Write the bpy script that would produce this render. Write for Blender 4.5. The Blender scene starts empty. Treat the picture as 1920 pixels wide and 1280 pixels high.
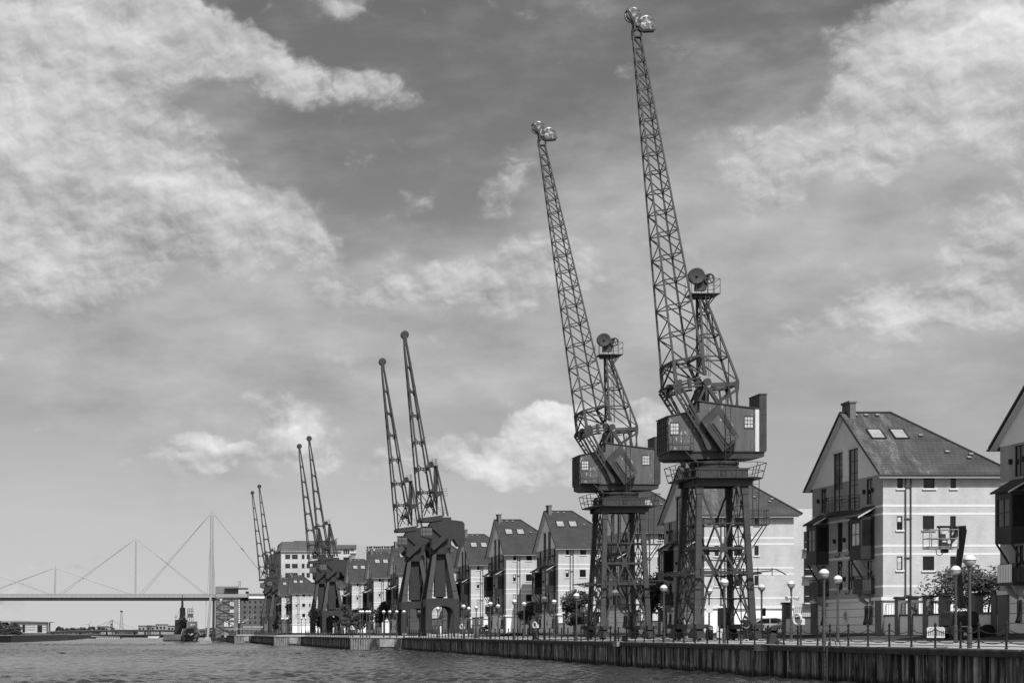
import bpy, bmesh, math, random
from mathutils import Vector, Matrix
SC = bpy.context.scene
COL = SC.collection
R = math.radians
PI = math.pi
# ------------------------------------------------------------------ camera
F, CX, CY, EYE = 3500.0, 335.0, 1185.5, 0.7      # focal length in photo pixels, vanishing point of the quay, eye height
cam = bpy.data.cameras.new("camera"); camo = bpy.data.objects.new("camera", cam); COL.objects.link(camo)
camo.location = (0, 0, EYE); camo.rotation_euler = (R(90), 0, 0)
cam.sensor_fit = 'HORIZONTAL'; cam.sensor_width = 36.0; cam.lens = F / 1920 * 36
cam.shift_x = (960 - CX) / 1920; cam.shift_y = (CY - 640) / 1920
cam.clip_start = 0.5; cam.clip_end = 20000
SC.camera = camo
SC.view_settings.view_transform = 'Standard'; SC.view_settings.look = 'None'
SC.view_settings.exposure = 0.0; SC.view_settings.gamma = 1.0; SC.view_settings.use_curve_mapping = False
# ------------------------------------------------------------------ sun
SUN_EL, SUN_A = R(48), R(10)                       # behind the camera and to the right
sd = Vector((math.sin(SUN_A) * math.cos(SUN_EL), -math.cos(SUN_A) * math.cos(SUN_EL), math.sin(SUN_EL)))
sun = bpy.data.lights.new("sun", 'SUN'); sun.energy = 4.7; sun.angle = R(0.53); sun.color = (1, 1, 1)
suno = bpy.data.objects.new("sun", sun); COL.objects.link(suno)
suno.rotation_euler = sd.to_track_quat('Z', 'Y').to_euler(); suno.location = (0, -50, 200)
# ------------------------------------------------------------------ sky
def angs(px, py):
    return (math.degrees(math.atan((px - CX) / F)), math.degrees(math.atan((CY - py) / math.hypot(F, px - CX))))
W = bpy.data.worlds.new("World"); SC.world = W; W.use_nodes = True
nt = W.node_tree; N = nt.nodes; LK = nt.links; N.clear()
def nn(t, **k):
    n = N.new(t)
    for a, b in k.items(): setattr(n, a, b)
    return n
def mth(op, a, b=None, c=None, clamp=False):
    n = N.new('ShaderNodeMath'); n.operation = op; n.use_clamp = clamp
    for i, v in enumerate((a, b, c)):
        if v is None: continue
        if isinstance(v, (int, float)): n.inputs[i].default_value = v
        else: LK.new(v, n.inputs[i])
    return n.outputs[0]
def mrange(v, a, b, c=0.0, d=1.0, smooth=True):
    n = N.new('ShaderNodeMapRange'); n.interpolation_type = 'SMOOTHSTEP' if smooth else 'LINEAR'
    LK.new(v, n.inputs['Value'])
    for k, x in zip(('From Min', 'From Max', 'To Min', 'To Max'), (a, b, c, d)): n.inputs[k].default_value = x
    return n.outputs[0]
tc = nn('ShaderNodeTexCoord'); sp = nn('ShaderNodeSeparateXYZ'); LK.new(tc.outputs['Generated'], sp.inputs[0])
az = mth('MULTIPLY', mth('ARCTAN2', sp.outputs[0], sp.outputs[1]), 57.2958)
el = mth('MULTIPLY', mth('ARCSINE', sp.outputs[2]), 57.2958)
cb = nn('ShaderNodeCombineXYZ'); LK.new(az, cb.inputs[0]); LK.new(el, cb.inputs[1]); P0 = cb.outputs[0]
def noise(vec, scale, detail=6, rough=0.55, stretch=(1, 1, 1), off=(0, 0, 0), dist=0.0, rot=0.0):
    m = nn('ShaderNodeMapping'); m.inputs['Location'].default_value = off; m.inputs['Scale'].default_value = stretch
    m.inputs['Rotation'].default_value = (0, 0, rot)
    LK.new(vec, m.inputs[0]); t = nn('ShaderNodeTexNoise'); LK.new(m.outputs[0], t.inputs['Vector'])
    t.inputs['Scale'].default_value = scale; t.inputs['Detail'].default_value = detail
    t.inputs['Roughness'].default_value = rough; t.inputs['Distortion'].default_value = dist
    return t
def vadd(a, b, s):
    m1 = nn('ShaderNodeVectorMath', operation='SUBTRACT'); LK.new(b, m1.inputs[0]); m1.inputs[1].default_value = (.5, .5, .5)
    m2 = nn('ShaderNodeVectorMath', operation='MULTIPLY_ADD'); LK.new(m1.outputs[0], m2.inputs[0])
    m2.inputs[1].default_value = (s, s, 0); LK.new(a, m2.inputs[2]); return m2.outputs[0]
w1 = noise(P0, 0.45, 3, .5); w2 = noise(P0, 1.3, 3, .5, off=(7, 3, 0))
PW = vadd(vadd(P0, w1.outputs['Color'], 2.0), w2.outputs['Color'], .8)      # ragged
PS = vadd(P0, w1.outputs['Color'], 1.6)                                       # soft
PF = vadd(P0, w2.outputs['Color'], .35)
def blobs(vec, lst):
    tot = None
    for (px, py, rx, ry, rot, amp) in lst:
        a, e = angs(px, py)
        m = nn('ShaderNodeMapping', vector_type='TEXTURE'); LK.new(vec, m.inputs[0])
        m.inputs['Location'].default_value = (a, e, 0); m.inputs['Rotation'].default_value = (0, 0, R(rot))
        m.inputs['Scale'].default_value = (rx / 61.1, ry / 61.1, 1)
        g = nn('ShaderNodeTexGradient', gradient_type='SPHERICAL'); LK.new(m.outputs[0], g.inputs[0])
        v = mth('MULTIPLY', g.outputs['Fac'], amp)
        tot = v if tot is None else mth('ADD', tot, v)
    return tot
VEIL = [(150,250,520,330,-20,1.1),(60,600,700,260,0,.8),(520,640,680,270,-5,.9),(1000,560,560,200,8,.95),(1560,380,620,330,10,1.1),
        (1850,520,420,330,0,.8),(1300,520,380,220,0,.5),(1100,330,240,110,0,.45),(1800,860,700,200,0,.25),(700,760,900,160,0,.35),(1080,30,200,60,10,.35),
        (1400,60,300,60,20,.25),(420,880,500,130,0,.35),(1500,720,600,140,0,.35),(360,760,420,110,0,.3)]
CUM = [(90,70,330,170,-5,1.5),(430,95,270,80,-22,1.35),(650,20,90,60,0,.6),(690,150,120,55,-15,.62),(110,270,360,230,-15,1.6),(300,370,280,140,-25,1.2),
       (100,480,360,140,5,1.1),(440,415,240,80,-12,1.1),(560,420,140,70,-10,.6),(1790,120,270,190,10,1.7),(1620,235,300,110,20,1.1),(1500,270,280,90,5,.5),(1880,330,160,180,0,.5),
       (950,370,90,45,10,.6),(1660,600,210,75,12,1.1),(1850,500,180,120,30,.9),(900,855,240,48,3,1.5),(1030,810,130,52,10,1.8),(1070,862,150,45,0,1.5),(840,865,130,32,0,1.0),(1210,795,90,40,0,1.2),(560,800,100,50,0,1.1),
       (420,830,190,42,0,1.0),(360,868,220,30,0,.9),(600,850,60,40,0,.8),(640,885,150,40,0,.35),(700,545,220,70,5,.8),(1000,510,280,90,10,.9),(930,655,90,40,10,.4),
       (150,1060,80,16,3,.45),(245,1068,60,14,3,.4),(50,1062,60,12,0,.4),(30,1095,70,14,0,.4),(1220,790,90,40,0,.6),(740,840,70,40,0,.45),(60,1062,90,12,0,.3)]
def billow(vec, off):
    tot = None
    for i, (sc, am) in enumerate(((.42, .5), (.95, .28), (2.1, .16), (4.6, .1), (10, .06))):
        t = noise(vec, sc, 0, .5, stretch=(1, 1.25, 1), off=(off[0] + 5*i, off[1] + 3*i, 0)).outputs['Fac'] if False else None
        m = nn('ShaderNodeVectorMath', operation='ADD'); LK.new(vec, m.inputs[0]); m.inputs[1].default_value = (off[0], off[1], 7.7*i)
        m2 = nn('ShaderNodeVectorMath', operation='MULTIPLY'); LK.new(m.outputs[0], m2.inputs[0]); m2.inputs[1].default_value = (1, 1.25, 1)
        z = nn('ShaderNodeTexNoise'); LK.new(m2.outputs[0], z.inputs['Vector']); z.inputs['Scale'].default_value = sc; z.inputs['Detail'].default_value = 0
        v_ = mth('MULTIPLY', mth('ABSOLUTE', mth('SUBTRACT', z.outputs['Fac'], .5)), 2*am)
        tot = v_ if tot is None else mth('ADD', tot, v_)
    return tot
fb = noise(PF, .5, 5, .5, stretch=(1, 1.35, 1), off=(3.1, 0, 0)).outputs['Fac']
fb2 = noise(PF, .5, 3, .5, stretch=(1, 1.35, 1), off=(3.28, .36, 0)).outputs['Fac']; fb1 = noise(PF, .5, 3, .5, stretch=(1, 1.35, 1), off=(3.1, 0, 0)).outputs['Fac']
f1 = billow(PF, (3.1, 0)); f1b = billow(PF, (3.16, .10))
f2 = noise(P0, 0.25, 6, .55, stretch=(1, 2.2, 1), off=(11, 5, 0), rot=R(8)).outputs['Fac']
f3 = noise(P0, 0.5, 6, .55, stretch=(1, 2.4, 1), off=(1, 9, 0), rot=R(-10)).outputs['Fac']
low = mrange(el, 0.3, 5.5, 0.0, 1.0)                                         # calmer towards the horizon
# clear sky: physical sky reduced to its luminance
sky = nn('ShaderNodeTexSky', sky_type='NISHITA'); sky.sun_disc = False; sky.sun_elevation = SUN_EL
sky.sun_rotation = PI - SUN_A; sky.air_density = 1.0; sky.dust_density = 1.2; sky.ozone_density = 1.0
bw = nn('ShaderNodeRGBToBW'); LK.new(sky.outputs[0], bw.inputs[0])
SKYK = 0.62
HZ = nn('ShaderNodeValue'); HZ.outputs[0].default_value = 6.1; HZ = HZ.outputs[0]; HZ = mrange(az, 3, 19, 6.1, 4.5)
def mixf(fac, a, b):
    n = nn('ShaderNodeMix'); n.data_type = 'FLOAT'
    LK.new(fac, n.inputs[0]); LK.new(a, n.inputs[2]); LK.new(b, n.inputs[3]); return n.outputs[0]
base = mth('MULTIPLY', bw.outputs[0], mrange(el, 4.0, 15.0, 1.3, 0.95, False))
base = mth('MULTIPLY', base, SKYK)
base = mixf(mrange(el, -.5, 8.0), HZ, base)
v = mth('MULTIPLY', mth('ADD', blobs(PS, VEIL), mth('MULTIPLY', mth('SUBTRACT', f3, .5), 1.1)), low)
a1 = mrange(v, -.15, 1.15)
BRT = [(1030,800,120,60,10,1.0),(910,845,150,45,0,.9),(1060,850,90,40,0,.6),(555,798,70,34,0,.9),(410,825,110,30,0,.8),(350,862,110,20,0,.5),(1790,90,190,120,10,.8),
       (1900,60,120,100,0,.5),(150,60,220,70,-5,.7),(440,85,200,45,-22,.5),(60,230,200,120,0,.5),(470,400,110,40,-12,.7),(300,330,120,60,-20,.5),(1680,590,110,40,12,.8),(90,480,160,60,0,.4)]
BR = blobs(PW, BRT)
BC = blobs(PW, CUM)
c = mth('ADD', BC, mth('ADD', mth('MULTIPLY', mth('SUBTRACT', fb, .5), 1.15), mth('MULTIPLY', mth('SUBTRACT', f1, .2), 1.1)))
a2 = mrange(mth('ADD', c, mth('MULTIPLY', BR, .35)), .2, .74)
lit = mth('ADD', mth('ADD', .45, mth('MULTIPLY', mth('SUBTRACT', fb1, fb2), 3.2)), mth('MULTIPLY', mth('SUBTRACT', f1, f1b), 2.0), clamp=True)
veilc = mth('ADD', 4.4, mth('MULTIPLY', mth('SUBTRACT', f2, .5), 5.0))
dens = mrange(c, .9, 1.7)
cumc = mth('ADD', mth('ADD', mth('MULTIPLY', BR, 3.2), mth('MULTIPLY', mth('SUBTRACT', f2, .5), 4.0)), mth('ADD', 3.7, mth('MULTIPLY', lit, 2.9)), mth('MULTIPLY', dens, 1.0))
def mixf(fac, a, b):
    n = nn('ShaderNodeMix'); n.data_type = 'FLOAT'
    LK.new(fac, n.inputs[0]); LK.new(a, n.inputs[2]); LK.new(b, n.inputs[3]); return n.outputs[0]
c1 = mixf(a1, base, veilc)
c2 = mixf(mth('MULTIPLY', a2, .88), c1, cumc)
c2 = mth('MULTIPLY', c2, mth('ADD', 1.0, mth('ADD', mrange(el, 19, 40, 0, 1.2), mrange(mth('ABSOLUTE', az), 50, 110, 0, .9))))   # sky outside the view brightened as added fill light for shaded walls
bg = nn('ShaderNodeBackground'); bg.inputs['Strength'].default_value = 0.1
LK.new(c2, bg.inputs['Color']); ow = nn('ShaderNodeOutputWorld'); LK.new(bg.outputs[0], ow.inputs[0])
# ------------------------------------------------------------------ materials (the photograph is black and white: greys only)
def g3(v): return (v, v, v, 1)
MATS = {}
def mat(name, v, rough=.7, spec=.3, metal=0.0, var=.15, vs=1.5, bump=0.0, bs=20.0, extra=None, trans=0):
    if name in MATS: return MATS[name]
    m = bpy.data.materials.new(name); m.use_nodes = True; t = m.node_tree; b = t.nodes['Principled BSDF']
    b.inputs['Roughness'].default_value = rough; b.inputs['Specular IOR Level'].default_value = spec
    b.inputs['Metallic'].default_value = metal; b.inputs['Base Color'].default_value = g3(v)
    tcn = t.nodes.new('ShaderNodeTexCoord')
    def NZ(scale, detail=4, stretch=(1, 1, 1), rough=.5, off=(0, 0, 0)):
        mp = t.nodes.new('ShaderNodeMapping'); mp.inputs['Scale'].default_value = stretch; mp.inputs['Location'].default_value = off
        t.links.new(tcn.outputs['Object'], mp.inputs[0])
        z = t.nodes.new('ShaderNodeTexNoise'); z.inputs['Scale'].default_value = scale; z.inputs['Detail'].default_value = detail
        z.inputs['Roughness'].default_value = rough; t.links.new(mp.outputs[0], z.inputs['Vector']); return z.outputs['Fac']
    def M(op, a, b_=None, clamp=False):
        n = t.nodes.new('ShaderNodeMath'); n.operation = op; n.use_clamp = clamp
        for i, x in enumerate((a, b_)):
            if x is None: continue
            if isinstance(x, (int, float)): n.inputs[i].default_value = x
            else: t.links.new(x, n.inputs[i])
        return n.outputs[0]
    def MR(x, a, b_, c=0, d=1):
        n = t.nodes.new('ShaderNodeMapRange'); t.links.new(x, n.inputs[0])
        for i, y in enumerate((a, b_, c, d)): n.inputs[i + 1].default_value = y
        return n.outputs[0]
    val = None
    if var: val = MR(NZ(vs, 5), .25, .75, v * (1 - var), v * (1 + var))
    if extra: val = extra(t, NZ, M, MR, val, b, tcn)
    if val is not None: t.links.new(val, b.inputs['Base Color'])
    if bump:
        bp = t.nodes.new('ShaderNodeBump'); bp.inputs['Strength'].default_value = bump; bp.inputs['Distance'].default_value = .05
        t.links.new(NZ(bs, 4), bp.inputs['Height']); t.links.new(bp.outputs[0], b.inputs['Normal'])
    MATS[name] = m; return m
def sep(t, src):
    n = t.nodes.new('ShaderNodeSeparateXYZ'); t.links.new(src, n.inputs[0]); return n.outputs
def ex_brick(mul=1.0):
    def f(t, NZ, M, MR, val, b, tcn):
        o = sep(t, tcn.outputs['Object']); s = M('ADD', o[0], o[1])
        c = t.nodes.new('ShaderNodeCombineXYZ'); t.links.new(s, c.inputs[0]); t.links.new(o[2], c.inputs[1])
        k = t.nodes.new('ShaderNodeTexBrick'); t.links.new(c.outputs[0], k.inputs[0])
        k.inputs['Scale'].default_value = 1.0; k.inputs['Brick Width'].default_value = .23; k.inputs['Row Height'].default_value = .08
        k.inputs['Mortar Size'].default_value = .006; k.inputs['Color1'].default_value = g3(1.0); k.inputs['Color2'].default_value = g3(.9)
        k.inputs['Mortar'].default_value = g3(.92)
        st = MR(NZ(.9, 5, (1, 1, .35), .6), .35, .7, 1.02, .82)
        return M('MULTIPLY', M('MULTIPLY', val, k.outputs[0]), st)
    return f
def ex_tiles(lichen=0.0):
    def f(t, NZ, M, MR, val, b, tcn):
        o = sep(t, tcn.outputs['Object']); c = t.nodes.new('ShaderNodeCombineXYZ')
        t.links.new(M('ADD', o[0], M('MULTIPLY', o[1], .3)), c.inputs[0]); t.links.new(o[2], c.inputs[1])
        k = t.nodes.new('ShaderNodeTexBrick'); t.links.new(c.outputs[0], k.inputs[0])
        k.inputs['Scale'].default_value = 1.0; k.inputs['Brick Width'].default_value = .34; k.inputs['Row Height'].default_value = .2
        k.inputs['Mortar Size'].default_value = .022; k.inputs['Color1'].default_value = g3(1.05); k.inputs['Color2'].default_value = g3(.86)
        k.inputs['Mortar'].default_value = g3(.62)
        r = M('MULTIPLY', val, k.outputs[0])
        if lichen:
            msk = M('MULTIPLY', MR(NZ(1.9, 5, (1, .2, .18), .65, (3.4, 0, 0)), .47, .66), MR(NZ(11, 5, (1, 1, 1.6), .75), .47, .62))
            fx = M('MULTIPLY', MR(o[0], 3.9, 2.6), 1.0, True)
            msk = M('MULTIPLY', M('MULTIPLY', msk, fx, True), lichen)
            r = M('ADD', r, M('MULTIPLY', msk, .22))
        return r
    return f
def ex_streak(t, NZ, M, MR, val, b, tcn):                      # vertical rust and weed streaks on sheet piling
    o = sep(t, tcn.outputs['Object'])
    a = MR(NZ(1.3, 5, (1, 1, .05), .7), .43, .57, .12, 2.3); c = MR(NZ(4.5, 4, (1, 1, .06), .65), .38, .62, .3, 1.9)
    l = MR(NZ(9, 3, (1, 1, .1), .6, (5, 5, 5)), .6, .68, 0, .25)
    w = MR(o[2], -1.75, -1.45, .15, 1)
    return M('MULTIPLY', M('ADD', M('MULTIPLY', M('MULTIPLY', val, a), c), l), w)
def ex_peel(t, NZ, M, MR, val, b, tcn):                        # boarded sheet with paint coming off in flecks
    o = sep(t, tcn.outputs['Object'])
    line = MR(M('PINGPONG', o[0], .11), .0, .012, .72, 1)
    msk = M('MULTIPLY', MR(NZ(5.5, 5, (1, 1, .45), .75), .575, .62), MR(NZ(.9, 2), .46, .56))
    drt = MR(NZ(2, 4, (2, 2, .25), .6), .35, .7, 1.1, .8)
    return M('ADD', M('MULTIPLY', M('MULTIPLY', val, line), drt), M('MULTIPLY', msk, .28))
def ex_steel(t, NZ, M, MR, val, b, tcn):
    msk = M('MULTIPLY', MR(NZ(3, 6, (1, 1, .5), .7), .56, .68), MR(NZ(.5, 2), .45, .6))
    return M('ADD', val, M('MULTIPLY', msk, .07))
def ex_paving(t, NZ, M, MR, val, b, tcn):
    return M('MULTIPLY', val, MR(NZ(.35, 6, (1, .5, 1), .65), .35, .68, .72, 1.18))
def ex_hood(t, NZ, M, MR, val, b, tcn):
    return M('ADD', M('MULTIPLY', val, .6), M('MULTIPLY', MR(NZ(3.2, 5, (1, 1, 1), .65), .56, .62), .35))
def ex_coping(t, NZ, M, MR, val, b, tcn):                      # shade of the waterside face put into the colour, top left pale
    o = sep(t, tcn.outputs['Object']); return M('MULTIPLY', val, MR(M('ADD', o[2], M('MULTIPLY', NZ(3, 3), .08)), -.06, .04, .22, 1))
def ex_stripe(t, NZ, M, MR, val, b, tcn):
    o = sep(t, tcn.outputs['Object']); return MR(M('PINGPONG', o[1], .1), .045, .055, .35, .85)
def ex_step(t, NZ, M, MR, val, b, tcn):
    a = MR(NZ(.6, 4, (1, 1, .4), .6), .45, .55, .35, 1.5)
    return M('MULTIPLY', M('MULTIPLY', val, a), MR(NZ(5, 4, (1, 1, .15), .6), .35, .65, .5, 1.25))
steel = mat('crane_paint', .042, .55, .25, var=.25, vs=1.2, extra=ex_steel)
steelp = mat('crane_cab_boards', .085, .6, .35, var=.12, vs=.8, extra=ex_peel)
steeld = mat('crane_dark_steel', .03, .6, .35, var=.3)
galv = mat('galvanised_hood', .2, .32, .5, metal=.7, var=.9, vs=4.5, extra=ex_hood)
jibm = mat('jib_paint', .045, .4, .4, var=.5, vs=2.5, extra=ex_steel)
jibd = mat('jib_lacing_paint', .022, .45, .3, var=.6, vs=1.2, extra=ex_steel)
dark = mat('slender_crane_paint', .027, .6, .3, var=.15)
darkl = mat('slender_crane_glazing', .09, .3, .5, var=.2)
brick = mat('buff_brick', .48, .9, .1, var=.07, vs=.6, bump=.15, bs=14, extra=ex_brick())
brickg = mat('shaded_gable_brick', .36, .9, .1, var=.12, vs=.6, bump=.15, bs=14, extra=ex_brick())  # darker copy of the buff brick, the gable's shade put into its colour
brickd = mat('pier_brick', .15, .9, .1, var=.15, vs=1.2, extra=ex_brick())
bandm = mat('pale_band', .62, .8, .1, var=.05)
render = mat('white_render', .72, .85, .1, var=.07, vs=.8)
tiles = mat('roof_tiles', .052, .8, .15, var=.2, vs=.8, extra=ex_tiles())
tilesl = mat('lichened_roof_tiles', .065, .8, .15, var=.25, vs=.8, extra=ex_tiles(1.0))
frame = mat('dark_timber', .018, .5, .4, var=.25, vs=3)
glass = mat('window_glass', .012, .08, .22, var=.5, vs=1.1)
glassl = mat('pale_pane', .42, .15, .6, var=.3, vs=3)
sky_glass = mat('skylight_glass', .3, .12, .8, var=.2)
white = mat('white_paint', .5, .5, .3, var=.05)
pipe = mat('down_pipe', .05, .5, .4, var=.1)
concrete = mat('weathered_concrete', .24, .9, .1, var=.35, vs=1.6)
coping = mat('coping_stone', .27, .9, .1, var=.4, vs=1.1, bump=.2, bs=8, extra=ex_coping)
pile = mat('sheet_piling', .078, .75, .25, var=.2, vs=1.5, extra=ex_streak)
stepm = mat('timber_facing', .1, .85, .15, var=.2, vs=1, extra=ex_step)
paving = mat('quay_paving', .33, .9, .1, var=.12, vs=.15, bump=.2, bs=9, extra=ex_paving)
tarmac = mat('tarmac', .05, .9, .1, var=.3, vs=.4)
earth = mat('ground_earth', .1, .95, .1, var=.4, vs=.05)
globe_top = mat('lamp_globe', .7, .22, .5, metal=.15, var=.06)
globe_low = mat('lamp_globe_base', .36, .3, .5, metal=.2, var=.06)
post = mat('lamp_pole_paint', .05, .5, .4, var=.15)
black = mat('black_iron', .013, .45, .4, var=.2)
rubber = mat('rubber', .012, .8, .2, var=.2)
leafm = mat('foliage', .04, .7, .2, var=.6, vs=.9)
leafl = mat('foliage_light', .085, .7, .2, var=.5, vs=.9)
bark = mat('bark', .04, .9, .1, var=.3)
bridgew = mat('bridge_white_steel', .3, .4, .3, var=.05)
bridged = mat('bridge_underside', .03, .6, .2, var=.2)
mill = mat('mill_render', .42, .9, .1, var=.25, vs=.12)
millroof = mat('mill_roof', .11, .8, .1, var=.2, vs=.2)
whb = mat('warehouse_brick', .1, .9, .1, var=.25, vs=.2)
hullb = mat('black_hull', .02, .5, .4, var=.3); hullg = mat('grey_hull', .095, .55, .4, var=.5, vs=.25)
carp = mat('dark_car_paint', .03, .2, .6, var=.05); cars = mat('silver_car_paint', .3, .2, .6, metal=.3, var=.05)
skin = mat('skin', .25, .6, .3, var=.05); cloth_d = mat('dark_cloth', .022, .9, .1, var=.2, vs=8); hairm = mat('hair', .012, .7, .2, var=.2)
stripe = mat('striped_cloth', .6, .8, .1, extra=ex_stripe)
# ------------------------------------------------------------------ mesh builder
class MB:
    def __init__(s): s.v = []; s.f = []
    def add(s, vs, fs):
        n = len(s.v); s.v += [tuple(v) for v in vs]; s.f += [tuple(i + n for i in f) for f in fs]; return s
    def box(s, x0, x1, y0, y1, z0, z1):
        if x0 > x1: x0, x1 = x1, x0
        if y0 > y1: y0, y1 = y1, y0
        if z0 > z1: z0, z1 = z1, z0
        return s.add([(x0,y0,z0),(x1,y0,z0),(x1,y1,z0),(x0,y1,z0),(x0,y0,z1),(x1,y0,z1),(x1,y1,z1),(x0,y1,z1)],
                     [(0,3,2,1),(4,5,6,7),(0,1,5,4),(1,2,6,5),(2,3,7,6),(3,0,4,7)])
    def bar(s, p, q, w, h=None, w2=None, h2=None, up=None):
        p, q = Vector(p), Vector(q); h = w if h is None else h; w2 = w if w2 is None else w2; h2 = h if h2 is None else h2
        d = (q - p)
        if d.length < 1e-6: return s
        d.normalize(); u = Vector(up) if up else (Vector((0, 1, 0)) if abs(d.z) > .7 or abs(d.y) < .7 else Vector((0, 0, 1)))
        if abs(d.dot(u)) > .98: u = Vector((1, 0, 0))
        a = d.cross(u).normalized(); b = a.cross(d).normalized()      # w along a, h along b (b is close to up)
        vs = [p + a*sx*w/2 + b*sy*h/2 for sx, sy in ((-1,-1),(1,-1),(1,1),(-1,1))] + [q + a*sx*w2/2 + b*sy*h2/2 for sx, sy in ((-1,-1),(1,-1),(1,1),(-1,1))]
        return s.add(vs, [(0,3,2,1),(4,5,6,7),(0,1,5,4),(1,2,6,5),(2,3,7,6),(3,0,4,7)])
    def tube(s, p, q, r, n=6, r2=None, cap=True):
        p, q = Vector(p), Vector(q); r2 = r if r2 is None else r2; d = q - p
        if d.length < 1e-6: return s
        d.normalize(); a = d.orthogonal().normalized(); b = d.cross(a)
        vs = []
        for c, rr in ((p, r), (q, r2)):
            for i in range(n):
                t = 2*PI*i/n; vs.append(c + (a*math.cos(t) + b*math.sin(t))*rr)
        fs = [(i, (i+1) % n, n+(i+1) % n, n+i) for i in range(n)]
        if cap: fs += [tuple(range(n))[::-1], tuple(range(n, 2*n))]
        return s.add(vs, fs)
    def path(s, pts, r, n=5):
        for a, b in zip(pts, pts[1:]): s.tube(a, b, r, n)
        return s
    def prism(s, poly, a, b, axis='y'):
        n = len(poly)
        def P(u, w, t): return {'y': (u, t, w), 'x': (t, u, w), 'z': (u, w, t)}[axis]
        vs = [P(u, w, a) for u, w in poly] + [P(u, w, b) for u, w in poly]
        return s.add(vs, [tuple(range(n)), tuple(range(n, 2*n))[::-1]] + [(i, n+i, n+(i+1) % n, (i+1) % n) for i in range(n)])
    def lathe(s, prof, c=(0,0,0), n=12, axis='z'):
        vs = []; m = len(prof)
        for r, z in prof:
            for i in range(n):
                t = 2*PI*i/n; x, y = r*math.cos(t), r*math.sin(t)
                vs.append({'z': (c[0]+x, c[1]+y, c[2]+z), 'y': (c[0]+x, c[1]+z, c[2]+y), 'x': (c[0]+z, c[1]+x, c[2]+y)}[axis])
        fs = [(j*n+i, j*n+(i+1) % n, (j+1)*n+(i+1) % n, (j+1)*n+i) for j in range(m-1) for i in range(n)]
        fs += [tuple(range(n))[::-1], tuple((m-1)*n+i for i in range(n))]
        return s.add(vs, fs)
    def ball(s, c, r, n=14, m=8, lo=-90, hi=90, sz=1):
        pr = [(max(1e-4, r*math.cos(R(lo+(hi-lo)*j/m))), r*sz*math.sin(R(lo+(hi-lo)*j/m))) for j in range(m+1)]
        return s.lathe(pr, c, n)
    def poly(s, pts): return s.add(pts, [tuple(range(len(pts)))])
    def build(s, name, m, parent=None, smooth=False, fix=True):
        me = bpy.data.meshes.new(name); me.from_pydata(s.v, [], s.f)
        if fix:
            bm = bmesh.new(); bm.from_mesh(me); bmesh.ops.recalc_face_normals(bm, faces=bm.faces); bm.to_mesh(me); bm.free()
        me.materials.append(m)
        if smooth: me.polygons.foreach_set('use_smooth', [True]*len(me.polygons))
        me.update(); o = bpy.data.objects.new(name, me); COL.objects.link(o)
        if parent: o.parent = parent
        return o
def tag(o, label=None, cat=None, group=None, kind=None):
    for k, v in (('label', label), ('category', cat), ('group', group), ('kind', kind)):
        if v: o[k] = v
    return o
def thing(name, label, cat, loc=(0,0,0), rz=0, group=None):
    o = bpy.data.objects.new(name, None); COL.objects.link(o); o.location = loc; o.rotation_euler = (0, 0, rz)
    o.empty_display_size = .3
    return tag(o, label, cat, group)
def dup(root, loc, label, rz=None, skip=()):
    kids = {}
    for o in COL.objects:
        if o.parent: kids.setdefault(o.parent.name, []).append(o)
    def cp(o, par):
        c = o.copy(); COL.objects.link(c)
        if par: c.parent = par
        for k in kids.get(o.name, ()):
            if k.name.split('.')[0] not in skip: cp(k, c)
        return c
    r = cp(root, None); r.location = loc; r['label'] = label
    if rz is not None: r.rotation_euler = (0, 0, rz)
    return r
ONES = 'first second third fourth fifth sixth seventh eighth ninth tenth eleventh twelfth thirteenth fourteenth fifteenth sixteenth seventeenth eighteenth nineteenth'.split()
TENS = ['', '', 'twenty', 'thirty', 'forty', 'fifty', 'sixty', 'seventy', 'eighty', 'ninety']
def ordw(n):
    if n >= 100:
        return 'hundredth' if n == 100 else 'hundred and ' + ordw(n - 100)
    if n < 20: return ONES[n-1]
    t, o = divmod(n, 10)
    return (TENS[t][:-1] + 'ieth') if o == 0 else TENS[t] + ' ' + ONES[o-1]
def at(px, py, Y):                                             # a pixel of the photograph seen at real depth Y
    return Vector(((px - CX) * Y / F, Y, EYE + (CY - py) * Y / F))
# quay edges: (from Y, to Y, edge X at start, edge X at end)
SEG = [(40, 287, 34.5, 34.5), (287, 376, 26.4, 24.8), (376, 476, 19.2, 18.6), (476, 640, 14.2, 13.6)]
def edge(Y):
    for a, b, e0, e1 in SEG:
        if Y <= b or b == 640: return e0 + (e1 - e0) * (max(Y, a) - a) / (b - a)
def ground(X, Y):
    t = X - edge(Y)
    return .0235 * min(max(t, 0), 9.6) + (0 if t < 9.6 else min((t - 9.6) / 3.0, 1) * .33)
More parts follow.
